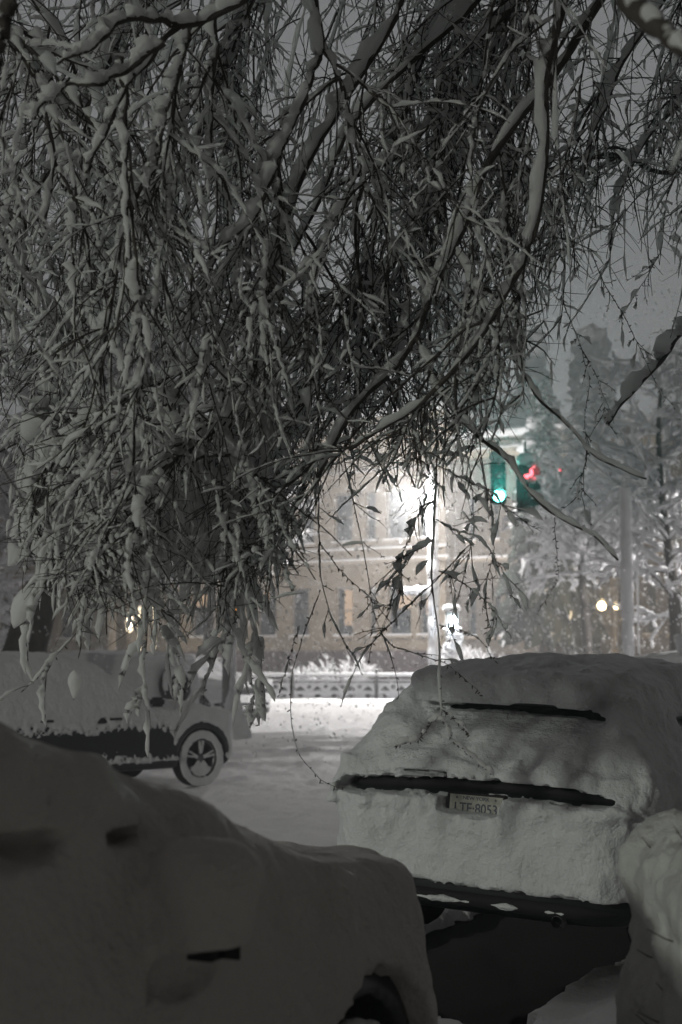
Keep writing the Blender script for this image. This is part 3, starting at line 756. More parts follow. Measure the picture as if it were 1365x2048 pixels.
twg.add(*tube_batch(L2, np.linspace(.0034, .0013, 10)[None]*rng.uniform(.7, 1.3, (len(L2), 1)), 4))
S2 = L2[rng.random(len(L2)) < np.where(low, .30, .72)]
px, py = PJ(S2[:, 5]); f2 = np.interp(px, [-200, 480, 650, 1365], [1.25, 1.15, .8, .7])
prof = np.array([.35, .7, 1, 1.1, 1.15, 1.1, 1, .85, .55, .04])[None]
m2_ = 28; SS = rs_batch(S2, m2_); pr2 = np.interp(np.linspace(0, 1, m2_), [0, .06, .75, .95, 1], [.6, 1, .8, .4, .03])[None]
rs = rng.uniform(.0035, .0115, (len(S2), 1))*f2[:, None]*pr2*patchy(len(S2), m2_, .30, 4, .12)*(.7+.6*rng.random((len(S2), m2_)))
SS = SS + rng.normal(0, 1, SS.shape)*rs[..., None]*.22
add_snow(bsnow, SS, rs, 6, .22)
# fine bare twigs with tiny side spurs
L3, l3 = branchlets(L2[rng.random(len(L2)) < .9], 3, (.04, .17), 5, (30, 75), .03, .10)
twg.add(*tube_batch(L3, np.linspace(.0016, .0009, 5)[None]*np.ones((len(L3), 1)), 3))
S3 = L3[rng.random(len(L3)) < .45]
add_snow(bsnow, S3, rng.uniform(.003, .008, (len(S3), 1))*np.array([.5, 1, 1.1, .8, .05])[None]*(.6+.8*rng.random((len(S3), 5))), 5, .2)
L3b, _ = branchlets(L1, 16, (.05, .26), 6, (30, 85), .0, .07)
L3b = L3b[inview(L3b, 40)]; px, py = PJ(L3b[:, 3]); L3b = L3b[(py < lim(px)+80)]
twg.add(*tube_batch(L3b, np.linspace(.0022, .0010, 6)[None]*np.ones((len(L3b), 1)), 3))

# the loose hanging sprays at the lower edge, traced one by one
SPR = [
 ([(855,640,5.9),(866,760,5.9),(874,850,5.9),(874,950,5.9),(869,1083,5.9),(863,1160,5.9),(873,1215,5.9),(880,1280,5.9),(881,1345,5.9),(884,1430,5.9)], .0048, .0055),
 ([(640,1180,5.6),(612,1250,5.6),(585,1340,5.6),(580,1400,5.6),(584,1460,5.6),(602,1515,5.6),(640,1560,5.6),(685,1580,5.6)], .0026, .002),
 ([(668,830,6.3),(690,920,6.3),(704,991,6.3),(721,1056,6.3),(736,1144,6.3),(747,1217,6.3),(762,1264,6.3),(783,1311,6.3),(791,1343,6.3),(797,1396,6.3)], .0032, .003),
 ([(636,860,6.1),(639,1003,6.1),(638,1085,6.1),(645,1179,6.1),(662,1229,6.1),(683,1278,6.1),(709,1314,6.1),(722,1345,6.1)], .0034, .004),
 ([(930,1100,5.8),(868,1167,5.8),(824,1205,5.8),(762,1267,5.8),(724,1314,5.8),(706,1349,5.8),(692,1387,5.8),(684,1412,5.8)], .0032, .006),
 ([(639,1085,6.0),(677,1138,6.0),(736,1193,6.0),(790,1225,6.0)], .0026, .003),
 ([(872,1040,6.0),(906,1060,6.0),(960,1075,6.0),(1000,1130,6.0),(1023,1190,6.0)], .0026, .006),
 ([(876,1140,5.9),(906,1152,5.9),(940,1175,5.9),(985,1215,5.9),(1020,1275,5.9)], .0026, .007),
 ([(878,1249,5.9),(929,1261,5.9),(960,1278,5.9),(990,1322,5.9)], .0022, .002),
 ([(762,1267,6.0),(778,1290,6.0),(853,1314,6.0),(894,1328,6.0),(960,1384,6.0),(968,1392,6.0)], .0024, .002),
 ([(884,1430,5.9),(862,1448,5.9),(835,1480,5.9),(790,1492,5.9)], .0022, .012),
 ([(884,1430,5.9),(905,1480,5.9),(945,1515,5.9),(988,1552,5.9)], .0022, .010),
 ([(882,1415,5.9),(905,1435,5.9),(942,1470,5.9)], .0020, .008),
 ([(874,950,5.9),(838,1030,5.9),(805,1110,5.9),(800,1170,5.9),(808,1200,5.9)], .0026, .016),
 ([(869,1083,5.9),(830,1100,5.9),(800,1150,5.9),(778,1215,5.9)], .0026, .013),
 ([(874,930,5.9),(930,960,5.9),(985,985,5.9),(1040,1050,5.9)], .0026, .008),
 ([(940,940,6.0),(950,1050,6.0),(935,1130,6.0),(905,1230,6.0),(895,1262,6.0)], .0022, .003),
 ([(960,920,6.2),(985,1020,6.2),(990,1100,6.2),(970,1180,6.2),(975,1240,6.2)], .0024, .006),
 ([(1109,1034,6.0),(1115,1110,6.0),(1118,1160,6.0),(1075,1225,6.0)], .0020, .001),
 ([(1165,700,6.3),(1180,770,6.3),(1168,840,6.3),(1175,900,6.3),(1160,1000,6.3)], .0022, .002),
 ([(1180,500,6.6),(1210,570,6.6),(1260,650,6.6),(1300,740,6.6),(1330,800,6.6)], .0026, .003),
 ([(1330,420,7.0),(1320,510,7.0),(1290,560,7.0),(1240,640,7.0)], .0032, .012),
 ([(1127,600,6.4),(1160,690,6.4),(1200,760,6.4),(1215,840,6.4)], .0024, .003),
 ([(480,1120,5.7),(505,1190,5.7),(520,1290,5.7),(524,1370,5.7),(518,1450,5.7)], .0030, .016),
 ([(490,1150,5.8),(480,1230,5.8),(440,1290,5.8),(405,1390,5.8)], .0036, .010),
 ([(290,1060,5.6),(300,1180,5.6),(292,1290,5.6),(290,1400,5.6)], .0030, .012),
 ([(270,1080,5.6),(220,1180,5.6),(160,1260,5.6),(50,1380,5.6)], .0028, .009),
 ([(300,1200,5.7),(330,1270,5.7),(360,1320,5.7),(370,1380,5.7)], .0026, .015),
 ([(160,1050,5.7),(110,1130,5.7),(80,1190,5.7),(45,1290,5.7)], .0030, .018),
 ([(470,1160,5.7),(470,1260,5.7),(500,1330,5.7),(510,1400,5.7)], .0026, .014),
 ([(600,1250,5.9),(585,1300,5.9),(560,1390,5.9)], .0018, .004),
]
sprays = []
for pts, r, rs_ in SPR:
    Q = resample([P(*p) for p in pts], 30); sprays.append(Q)
    Q += (np.stack([smooth_noise(1, 30, 1)[0] for _ in range(3)], 1)-.5)*.012
    twg.add(*tube_batch(Q[None], np.linspace(r, r*.45, 30)[None], 6, .1))
    a = smooth_noise(1, 30, 1)[0]; rr = rs_*np.clip((a-.35)*3.2, .04, 1.4); rr[0] *= .1; rr[-1] = .0008
    add_snow(bsnow, Q[None], rr[None], 9, .12)
    # buds
    for j in range(2, 30):
        if rng.random() < .85:
            d_ = rng.normal(0, 1, 3); d_ /= np.linalg.norm(d_); d_[2] -= .3; b0 = Q[j]
            twg.add(*tube_batch(np.stack([b0, b0+d_*.005, b0+d_*.011, b0+d_*.016])[None], np.array([[.0016, .0026, .0022, .0003]]), 4))
SP = np.stack(sprays)
b1, _ = branchlets(SP[[0, 2, 3, 4, 6, 7, 9, 13, 14, 15, 16, 17, 19, 20, 21, 22]], 11, (.06, .24), 10, (25, 60), .05, .10, lo=4)
px, py = PJ(b1[:, -1]); b1 = b1[(py < 1330)]
twg.add(*tube_batch(b1, np.linspace(.0022, .0009, 10)[None]*np.ones((len(b1), 1)), 4))
# leaf-like pads of snow near the tips
pad = np.array([0.02, .03, .04, .06, .3, .8, 1.2, 1.1, .6, .03])[None]
sb = b1[rng.random(len(b1)) < .42]
add_snow(bsnow, sb, rng.uniform(.005, .013, (len(sb), 1))*pad*(.8+.4*rng.random((len(sb), 10))), 7, .15, .7)
b2, _ = branchlets(b1, 4, (.008, .03), 4, (30, 70), 0, .1)
twg.add(*tube_batch(b2, np.array([[.0013, .0022, .0018, .0004]])*np.ones((len(b2), 1)), 4))
b3, _ = branchlets(SP[23:30], 9, (.10, .30), 10, (15, 45), .08, .07, lo=3)
twg.add(*tube_batch(b3, np.linspace(.0022, .0009, 10)[None]*np.ones((len(b3), 1)), 4))
add_snow(bsnow, b3, rng.uniform(.007, .016, (len(b3), 1))*prof*(.6+.8*rng.random((len(b3), 10))), 7, .15)

# fans of thick drooping fingers on the left
fst = np.stack([P(x, y, Y) for x, y, Y in zip(rng.uniform(60, 560, 150), rng.uniform(760, 1180, 150), rng.uniform(5.5, 7.2, 150))])
px, py = PJ(fst); fst = fst[py < lim(px)-120]
ft = np.zeros_like(fst); ft[:, 2] = -1
for rep in range(6):
    d = np.stack([rng.normal(0, .45, len(fst)), rng.normal(0, .3, len(fst)), -np.ones(len(fst))], 1); d /= np.linalg.norm(d, axis=1, keepdims=True)
    Lf = rng.uniform(.25, .55, len(fst)); Wk = walk(fst, d, 14, Lf/14, .10, .06)
    px, py = PJ(Wk[:, -1]); Wk = Wk[py < lim(px)+70]
    twg.add(*tube_batch(Wk, np.linspace(.003, .001, 14)[None]*np.ones((len(Wk), 1)), 4))
    pf = np.interp(np.linspace(0, 1, 14), [0, .15, .5, .85, 1], [.6, 1, .9, .55, .03])[None]
    add_snow(bsnow, Wk, rng.uniform(.0055, .0135, (len(Wk), 1))*pf*(.3+1.4*smooth_noise(len(Wk), 14, 0)), 8, .12, .6)
# a few big clots of snow at the left edge of the crown
for (cx_, cy_, Y_, r_) in [(90,790,6.2,.06),(95,745,6.3,.045),(100,960,6.0,.09),(60,1030,6.0,.06),(70,1170,5.9,.05),(150,1340,5.8,.03),(100,900,6.1,.05)]:
    c = P(cx_, cy_, Y_); Q = walk(c[None], np.array([[-.3, 0, -1.]]), 10, np.array([r_*.45]), .05, .12)
    bsnow.add(*tube_batch(Q, r_*np.array([[.1, .6, .9, 1, 1, .9, .8, .6, .35, .02]]), 12, .10))
    twg.add(*tube_batch(Q, np.full((1, 10), .003), 4))
# crown overhead (out of the frame, shades the near cars)
ov = [q for q in OV if q[-1][1] < 5.0] or OV
O1, _ = grow(*strands(520, ov, 0, 0), .5, 1.4, n=12, spread=.8, droop=.05)
keep = ~inview(O1, 30) & (O1[:, :, 2].min(1) > 2.9); O1 = O1[keep]
bark.add(*tube_batch(O1, np.linspace(.008, .003, 12)[None]*np.ones((len(O1), 1)), 4))
add_snow(bsnow, O1, rng.uniform(.03, .07, (len(O1), 1))*(.5+smooth_noise(len(O1), 12)), 6, .2)
bark.build('branches', M['bark'], birch); twg.build('twigs', M['bark'], birch); bsnow.build('branch_snow', M['snow_tree'], birch)
print('birch faces', sum(len(f) for a in (bark, twg, bsnow) for f in a.F))

# ------------------------------------------------------------------ trees beyond the street
def frosted_tree(name, label, base, H, spread, r0, nb, n2, lean=(0, 0), snow=.05, seed=0, low=.25, cat='tree', group=None, twig=.04, droop=.02, z_lo=None):
    global rng
    rng = np.random.default_rng(seed)
    t = thing(name, label, cat, tuple(base), 0, group)
    tr = Acc(); sn = Acc()
    n = 24; zz = np.linspace(0, 1, n); T = np.stack([lean[0]*zz**1.3+.03*H*np.sin(zz*5+seed)*zz, lean[1]*zz, zz*H*.8], 1)[None]
    R = (r0*(1-.85*zz)*(1+.5*np.exp(-zz*25)))[None]
    ta = Acc(); ta.add(*tube_batch(T, R, 12, .06)); ta.build('trunk', M['bark_far'], t)
    ti = rng.integers(int(low*n), n-1, nb); st = T[0][ti]; a = rng.uniform(0, 2*math.pi, nb)
    d = np.stack([np.cos(a), np.sin(a), rng.uniform(.15, 1.1, nb)], 1); d /= np.linalg.norm(d, axis=1, keepdims=True)
    L = spread*rng.uniform(.5, 1, nb)*(1.15-.6*ti/n)
    B1 = walk(st, d, 16, L/16, droop, .10)
    tr.add(*tube_batch(B1, (np.linspace(.30, .06, 16)[None]*(R[0][ti][:, None])).clip(.008), 6))
    add_snow(sn, B1, snow*1.3*(.4+1.1*smooth_noise(nb, 16)), 6, .2, .8)
    B2, _ = branchlets(B1, n2, (spread*.12, spread*.34), 8, (25, 65), droop*1.5, .12)
    tr.add(*tube_batch(B2, np.linspace(.014, .006, 8)[None]*np.ones((len(B2), 1)), 3))
    add_snow(sn, B2, snow*.8*(.35+1.2*rng.random((len(B2), 8)))*np.array([.6, 1, 1, 1, 1, 1, .8, .1]), 5, .25, .7)
    B3, _ = branchlets(B2, 5, (spread*.03, spread*.10), 4, (25, 70), droop, .15)
    add_snow(sn, B3, twig*(.4+.9*rng.random((len(B3), 4)))*np.array([.6, 1, 1, .1]), 4, .25, .4)
    tr.build('limbs', M['bark_far'], t); sn.build('crown_snow', M['snow_far'], t)
    return t
def at(px, Y): return ((px-682.5)/FPX*Y, Y, 0.0)
frosted_tree('street_tree', 'broad frosted tree filling the right side beyond the street pole', at(1345, 33), 10.5, 3.7, .20, 60, 10, seed=1, snow=.05, low=.25, twig=.028)
frosted_tree('street_tree', 'frosted tree behind the traffic signals, between pole and lit porch', at(1175, 43), 10.0, 3.6, .20, 60, 10, seed=2, snow=.06, low=.52, twig=.035)
frosted_tree('street_tree', 'thick dark leaning trunk at the left edge behind the sport utility car', at(15, 25.5), 9.5, 4.6, .50, 46, 9, lean=(2.4, .6), seed=3, snow=.06, low=.40, twig=.03)
frosted_tree('street_tree', 'small frosted tree against the left end of the stone building', at(-60, 45), 6.0, 3.2, .14, 40, 9, seed=4, snow=.05, low=.15, twig=.035)
frosted_tree('street_tree', 'snowy tree hidden behind the hanging birch branches, left of the lit lamp', at(420, 52), 13, 5.2, .25, 60, 10, seed=5, snow=.08, low=.45, twig=.045)
def conifer(label, base, H, Rb, seed, sn_=1.0):
    rg = np.random.default_rng(seed); t = thing('conifer_tree', label, 'tree', tuple(base))
    MB().tube([(0, 0, 0), (0, 0, H*.5), (0, 0, H*.97)], [H*.022, H*.014, .03], 10).build('trunk', M['bark_far'], t, True)
    na, nb = Acc(), Acc()
    nb_ = int(H*26); z = H*((.10 if H > 15 else .24)+(.88 if H > 15 else .74)*rg.random(nb_)**.8); a = rg.uniform(0, 2*math.pi, nb_)
    L = Rb*(1-z/H)*rg.uniform(.7, 1.15, nb_)+.12
    tt = np.linspace(0, 1, 8)
    D = np.stack([np.cos(a), np.sin(a), 0*a], 1)
    Pt = np.stack([0*a, 0*a, z], 1)[:, None, :] + D[:, None, :]*(L[:, None]*tt)[..., None]
    Pt[..., 2] -= (L[:, None]*.55)*tt**1.6; Pt += rg.normal(0, .05, Pt.shape)
    w = (.05+.20*L[:, None])*np.array([.3, .8, 1, 1.1, 1.1, .9, .6, .1])[None]*rg.uniform(.7, 1.2, (nb_, 8))
    na.add(*tube_batch(Pt-np.array((0, 0, .12)), w, 6, .35))
    B2, _ = branchlets(Pt, 7, (.25, .8), 5, (30, 70), .12, .12, lo=1)
    na.add(*tube_batch(B2-np.array((0, 0, .07)), np.array([[.08, .11, .10, .07, .01]])*np.ones((len(B2), 1)), 4, .3))
    S_ = B2[rg.random(len(B2)) < .9*sn_]; add_snow(nb, S_, rg.uniform(.05, .13, (len(S_), 1))*np.array([[.5, 1, 1, .8, .1]]), 5, .25, .7)
    S_ = Pt[rg.random(len(Pt)) < .8*sn_]; add_snow(nb, S_, w[:len(S_)]*.7, 6, .3, .8)
    na.build('needles', M['needle'], t); nb.build('crown_snow', M['snow_far'], t)
    return t
conifer('tall snowy spruce behind the lit street lamp and green signal', at(930, 86), 25.5, 6.8, 11)
conifer('pointed dark spruce rising against the sky at the right', at(1195, 84), 21.5, 6.0, 12, .5)
conifer('second snowy spruce crowding the tall one on its right', at(1075, 82), 20.5, 5.8, 13, .75)
conifer('snow-heavy spruce showing through the left of the hanging branches', at(640, 92), 24, 6.5, 14)
conifer('dark spruce behind the left end of the stone building', at(160, 98), 25, 7, 15)
conifer('dark snowy spruce in front of the brown building, below the green signal', at(1090, 61), 13.5, 3.2, 16, .18)
# shrubs by the fence
def shrub(label, base, r, h, seed, grp='frosted shrubs along the buildings'):
    global rng
    rng = np.random.default_rng(seed); t = thing('frosted_shrub', label, 'shrub', tuple(base), 0, grp)
    n = 70; a = rng.uniform(0, 2*math.pi, n); rr = np.sqrt(rng.random(n))*.3*r
    st = np.stack([rr*np.cos(a), rr*np.sin(a), 0*a], 1); d = np.stack([np.cos(a)*.5*r, np.sin(a)*.5*r, np.full(n, h*.9)], 1)+rng.normal(0, .15, (n, 3)); d /= np.linalg.norm(d, axis=1, keepdims=True)
    B = walk(st, d, 8, rng.uniform(.6, 1.1, n)*h/8, .02, .12); B2, _ = branchlets(B, 7, (.12*h, .35*h), 4, (20, 60), 0, .1)
    a1 = Acc(); a1.add(*tube_batch(B, np.linspace(.014, .006, 8)[None]*np.ones((n, 1)), 4)); a1.build('stems', M['bark_far'], t)
    a2 = Acc(); add_snow(a2, B, .03*(.5+rng.random((n, 8))), 5, .2, .5); add_snow(a2, B2, .028*(.5+rng.random((len(B2), 4)))*np.array([.7, 1, 1, .1]), 4, .2, .4); a2.build('shrub_snow', M['snow_far'], t)
for i, (px_, Y_, r_, h_, lb) in enumerate([(680, 60.5, 1.7, 2.1, 'frosted shrub behind the fence below the stone building'), (620, 61, 1.0, 1.6, 'smaller frosted shrub left of the bigger one behind the fence'),
      (955, 60, 1.6, 2.4, 'frosted shrub just right of the bright lamp post'), (1085, 52, 1.1, 1.9, 'low frosted shrub left of the lit porch'), (1170, 50, 1.1, 1.7, 'brownish frosted shrub in front of the lit porch'), (1225, 52, 1.0, 1.7, 'low frosted shrub between lit porch and pole'), (925, 62, .8, 2.6, 'frosted shrub right behind the pedestrian signal')]):
    shrub(lb, at(px_, Y_), r_, h_, 60+i)
rng = np.random.default_rng(99)
# ------------------------------------------------------------------ buildings
def facade(name, label, A, B, H, wins, wallmat, base_h=2.0, cornices=(), extra=None, thick=.5, depth=14):
    """A, B: wall foot from left to right as seen; local x along the wall, local -y toward the viewer"""
    A = np.array(A, float); B = np.array(B, float); Lw = np.linalg.norm(B-A); ang = math.atan2(B[1]-A[1], B[0]-A[0])
    t = thing(name, label, 'building', (A[0], A[1], 0), ang)
    xs = sorted({0, Lw, *[w[0] for w in wins], *[w[1] for w in wins]}); zs = sorted({0, base_h, H, *[w[2] for w in wins], *[w[3] for w in wins]})
    m = MB()
    def inwin(x, z): return any(w[0] < x < w[1] and w[2] < z < w[3] for w in wins)
    for i in range(len(xs)-1):
        z_run = None
        for j in range(len(zs)-1):
            x, z = (xs[i]+xs[i+1])/2, (zs[j]+zs[j+1])/2
            if inwin(x, z): continue
            m.box((x, thick/2, z), ((xs[i+1]-xs[i])/2, thick/2, (zs[j+1]-zs[j])/2))
    m.box((Lw/2, depth/2+thick, H/2), (Lw/2-.01, depth/2-.01, H/2-.01))
    m.build('wall', wallmat, t)
    MB().box((Lw/2, -.06, base_h/2-.05), (Lw/2+.05, .058, base_h/2), bev=.02).build('plinth', M['plinth'], t)
    for (z, h_, o_) in cornices:
        MB().box((Lw/2, -o_/2, z), (Lw/2+o_, o_/2, h_/2), bev=.03).build('cornice', M['trim'], t)
        sv = Acc(); Q = np.stack([np.linspace(-o_, Lw+o_, 60), np.full(60, -o_/2), np.full(60, z+h_/2)], 1)[None]
        sv.add(*tube_batch(Q, .05+.5*o_*(.3+.35*smooth_noise(1, 60))*(1 if o_ > .3 else .6), 8, .15)); sv.build('cornice_snow', M['snow_far'], t)
    sv = MB().box((Lw/2, depth/2, H+.15), (Lw/2+.2, depth/2+.3, .16), bev=.08); sv.build('roof_snow', M['snow_far'], t)
    for w in wins:
        x0, x1, z0, z1, kind = w[:5]
        f = MB(); fw = .07
        f.box(((x0+x1)/2, .22, z1-fw/2), ((x1-x0)/2, .05, fw/2)); f.box(((x0+x1)/2, .22, z0+fw/2), ((x1-x0)/2, .05, fw/2))
        for xx in (x0+fw/2, x1-fw/2): f.box((xx, .22, (z0+z1)/2), (fw/2, .05, (z1-z0)/2-fw-.002))
        f.box(((x0+x1)/2, .225, z0+(z1-z0)*.52), ((x1-x0)/2-fw-.002, .035, .03))
        fo = f.build('window', M['wframe'], t)
        pc = MB().box(((x0+x1)/2, .25, (z0+z1)/2), ((x1-x0)/2-fw, .01, (z1-z0)/2-fw)); 
        pc.build('pane', M[dict(dark='pane', lit='pane', hall='pane_hall', half='pane')[kind]], fo)
        if kind in ('lit', 'half'):   # a lit blind behind part of the glass
            b0, b1, c0, c1 = w[5]
            MB().box(((x0+fw)+(x1-x0-2*fw)*(b0+b1)/2, .234, z0+fw+(z1-z0-2*fw)*(c0+c1)/2), ((x1-x0-2*fw)*(b1-b0)/2, .004, (z1-z0-2*fw)*(c1-c0)/2)).build('lit_blind', M['pane_lit'], fo)
        if z0 > 2.2:
            MB().box(((x0+x1)/2, -.07, z0-.07), ((x1-x0)/2+.12, .10, .065), bev=.02).build('window_sill', M['trim'], fo)
            MB().box(((x0+x1)/2, -.08, z0+.035), ((x1-x0)/2+.10, .09, .045), bev=.035).build('sill_snow', M['snow_far'], fo)
    if extra: extra(t, Lw)
    return t, Lw, ang
A1_ = np.array(P(-160, 1320, 86)[:2]); B1_ = np.array(P(893, 1320, 66)[:2])
def upos(px, A=A1_, B=B1_):
    """distance along the wall seen at column px"""
    k = (px-682.5)/FPX; d = B-A; t = (k*A[1]-A[0])/(d[0]-k*d[1]); return t*np.linalg.norm(d), (A+d*t)[1]
wins = []
def win(px0, px1, y0, y1, kind, *a, ref=None):
    u0, Y0 = upos(px0); u1, Y1 = upos(px1); Y = (Y0+Y1)/2 if ref is None else ref
    k = lambda y: EYE + (1320-y)/FPX*Y
    wins.append((u0, u1, k(y1), k(y0), kind, *a))
gz = dict(y0=1175, y1=1272)
for a, b, kind, ar in ((515,553,'half',(.15,.5,.6,.98)), (583,618,'dark',0), (672,706,'lit',(.35,.98,.2,.99)), (738,752,'dark',0), (775,822,'half',(.35,.98,.55,.99)), (838,862,'lit',(.4,.99,.4,.99)),
                 (385,428,'half',(.05,.95,.7,.98)), (330,362,'dark',0), (450,480,'dark',0), (120,150,'dark',0), (60,90,'dark',0), (0,28,'dark',0)):
    if ar: win(a, b, gz['y0'], gz['y1'], kind, ar)
    else: win(a, b, gz['y0'], gz['y1'], kind)
zt0, zt1 = wins[2][2], wins[2][3]
wins = [(w[0], w[1], zt0, zt1, *w[4:]) for w in wins]
up = []
for a, b in ((600,628),(668,705),(731,752),(773,818),(838,860),(525,560),(440,470),(360,392),(280,310),(200,230),(120,150),(30,62)):
    u0, _ = upos(a); u1, _ = upos(b); up.append((u0, u1, 7.35, 9.75, 'dark'))
u0, _ = upos(257); u1, _ = upos(283); wins.append((u0, u1, .62, 4.6, 'hall'))
u0, _ = upos(301); u1, _ = upos(313); wins.append((u0, u1, 2.2, 4.6, 'hall'))
def ent(t, Lw):
    for px in (247, 291, 320):
        u, _ = upos(px); MB().lathe([(.34, 0), (.34, .4), (.26, .5), (.24, 5.0), (.34, 5.1), (.36, 5.3)], (u, -.9, 0), 20).build('column', M['trim'], t, True)
    u0, _ = upos(238); u1, _ = upos(330)
    MB().box(((u0+u1)/2, -.7, 5.6), ((u1-u0)/2, .68, .30), bev=.04).build('porch_roof', M['trim'], t)
    MB().box(((u0+u1)/2, -.7, 6.0), ((u1-u0)/2+.05, .7, .11), bev=.08).build('porch_snow', M['snow_far'], t)
stone, Lw1, ang1 = facade('stone_building', 'beige stone building with two rows of windows behind the low ornamental fence', A1_, B1_, 13.4, wins+up, M['stone'],
    base_h=2.15, cornices=((6.35, .22, .18), (6.95, .10, .10), (10.6, .25, .25), (12.3, .5, .8)), extra=ent)
A2_ = np.array(P(896, 1320, 67)[:2]); B2_ = np.array(P(1480, 1320, 60)[:2])
w1 = wins; wins = []
def up2(px): return upos(px, A2_, B2_)[0]
w2 = []
for a, b, kd, ar in ((935,952,'dark',None),(985,1000,'dark',None),(1028,1050,'lit',(.05,.5,.15,.99)),(1066,1088,'half',(.05,.35,.6,.99)),(1120,1142,'dark',None),(1290,1312,'dark',None),(1340,1362,'dark',None)):
    w2.append((up2(a), up2(b), 2.75, 5.0, kd) + ((ar,) if ar else ()))
    w2.append((up2(a), up2(b), 7.2, 9.4, 'dark'))
w2.append((up2(1184), up2(1191), 2.2, 4.9, 'hall'))
def porch(t, Lw):
    for px in (1181, 1240): MB().lathe([(.22, 0), (.22, .3), (.16, .4), (.16, 5.1), (.24, 5.3)], (up2(px), -.8, 0), 16).build('column', M['trim'], t, True)
    MB().box((up2(1210), -.6, 5.6), (1.0, .58, .24), bev=.04).build('porch_roof', M['trim'], t)
    MB().box((up2(1213), -.05, 3.4), (.30, .03, 1.6), bev=.01).build('door', M['trim'], t)
brown, _, ang2 = facade('brown_building', 'dim brown building with a lit porch, right of the lamp post', A2_, B2_, 12.0, w2, M['stone2'], base_h=2.0, cornices=((6.3, .2, .15), (11.2, .4, .5)), extra=porch)

# ------------------------------------------------------------------ light fittings
def point(name, loc, power, col, r=.12, parent=None, spot=None, direction=None):
    ld = bpy.data.lights.new(name, 'SPOT' if spot else 'POINT'); ld.energy = power; ld.color = col; ld.shadow_soft_size = r
    if spot: ld.spot_size = math.radians(spot); ld.spot_blend = .21
    o = bpy.data.objects.new(name, ld); COL.objects.link(o); o.location = loc
    if parent: o.parent = parent
    if direction is not None: o.rotation_euler = Vector(direction).to_track_quat('-Z', 'Y').to_euler()
    return o
def plaster(par, pts, r, amt, h=None, wind=(.6, -.6, 0), name='pole_snow', m='snow_far', k=12, n=60, jit=.10):
    a = Acc(); Q = resample(pts, n); off = np.array(wind)*amt*.8
    rr = r+amt*(.4+1.0*smooth_noise(1, n, 1)); Q2 = (Q+off)[None]
    a.add(*tube_batch(Q2, rr, k, jit)); return a.build(name, M[m], par)
# bright street lamp behind the fence
LY = 57.0; lb = at(868, LY); topz = EYE + (1320-940)/FPX*LY
lamp = thing('street_lamp', 'snow-plastered street lamp with glaring white light in front of the stone building', 'street lamp', lb)
MB().lathe([(.30, 0), (.30, .15), (.20, .3), (.16, 1.0), (.10, 1.1), (.08, topz), (.01, topz+.05)], k=18).build('pole', M['steel'], lamp, True)
hx = (832-868)/FPX*LY; hz = EYE + (1320-985)/FPX*LY
MB().tube([(0, 0, topz-.4), (hx*.4, -.1, topz+.15), (hx*.9, -.3, topz-.2), (hx, -.35, hz+.28)], [.045, .04, .035, .035], 8).build('arm', M['steel'], lamp, True)
MB().lathe([(.03, .30), (.12, .26), (.24, .10), (.25, .06), (.22, .05)], (hx, -.35, hz), 20).build('lamp_shade', M['steel'], lamp, True)
MB().lathe([(.001, -.14), (.10, -.12), (.165, -.04), (.17, .04), (.001, .06)], (hx, -.35, hz), 20).build('lamp_globe', M['lamp'], lamp, True)
plaster(lamp, [(0, 0, 0), (0, 0, 1.2), (0, 0, 4), (0, 0, topz)], .15, .10, wind=(-.3, -.8, 0))
plaster(lamp, [(0, 0, 0), (0, 0, .3), (0, 0, 1.1)], .20, .10, wind=(0, 0, 0), name='base_snow')
a_ = (815-868)/FPX*LY; az = EYE+(1320-1183)/FPX*LY
MB().box((a_*.55, 0, az-.05), (abs(a_)*.55, .03, .12), bev=.01).build('street_sign', M['sigbody'], lamp)
plaster(lamp, [(-.06, 0, az+.02), (a_*.5, 0, az+.03), (a_*1.15, 0, az-.02)], .06, .11, wind=(0, -.4, .2), name='sign_snow')
point('lamp_light', (hx, -.35, hz-.28), 9000, (1, .965, .93), .15, lamp)
# the second lit lamp: pedestrian signal with snow caps on the same corner
sg = thing('pedestrian_signal', 'white-lit pedestrian signal box under snow caps right of the lamp post', 'traffic signal', at(905, 56.2))
wz = EYE+(1320-1240)/FPX*56.2
MB().tube([(-.25, 0, 0), (-.25, 0, wz+.5)], .05, 10).build('pole', M['steel'], sg, True)
MB().box((0, 0, wz), (.24, .14, .24), bev=.02).build('signal_box', M['sigbody'], sg)
MB().box((0, -.17, wz+.28), (.30, .22, .03), bev=.01).build('visor', M['sigbody'], sg)
MB().lathe([(.001, -.16), (.13, -.155), (.15, -.145)], (.02, 0, wz), 16, 'y').build('signal_lens', M['lamp_walk'], sg)
for zz_, rr_ in ((.42, .17), (-.36, .12)):
    a = Acc(); Q = resample([(-.42, -.05, wz+zz_), (0, -.08, wz+zz_+.05), (.36, -.05, wz+zz_)], 14)[None]
    a.add(*tube_batch(Q, rr_*np.array([.1, .5, .8, 1, 1, 1, 1, 1, 1, 1, .9, .8, .5, .1])[None], 10, .12)); a.build('snow_cap', M['snow_far'], sg)
plaster(sg, [(-.2, 0, 0), (-.2, 0, 1.6), (.1, 0, wz-.5)], .20, .16, wind=(.2, -.3, 0))
point('signal_light', (.02, -.42, wz), 260, (.80, .90, 1), .12, sg)
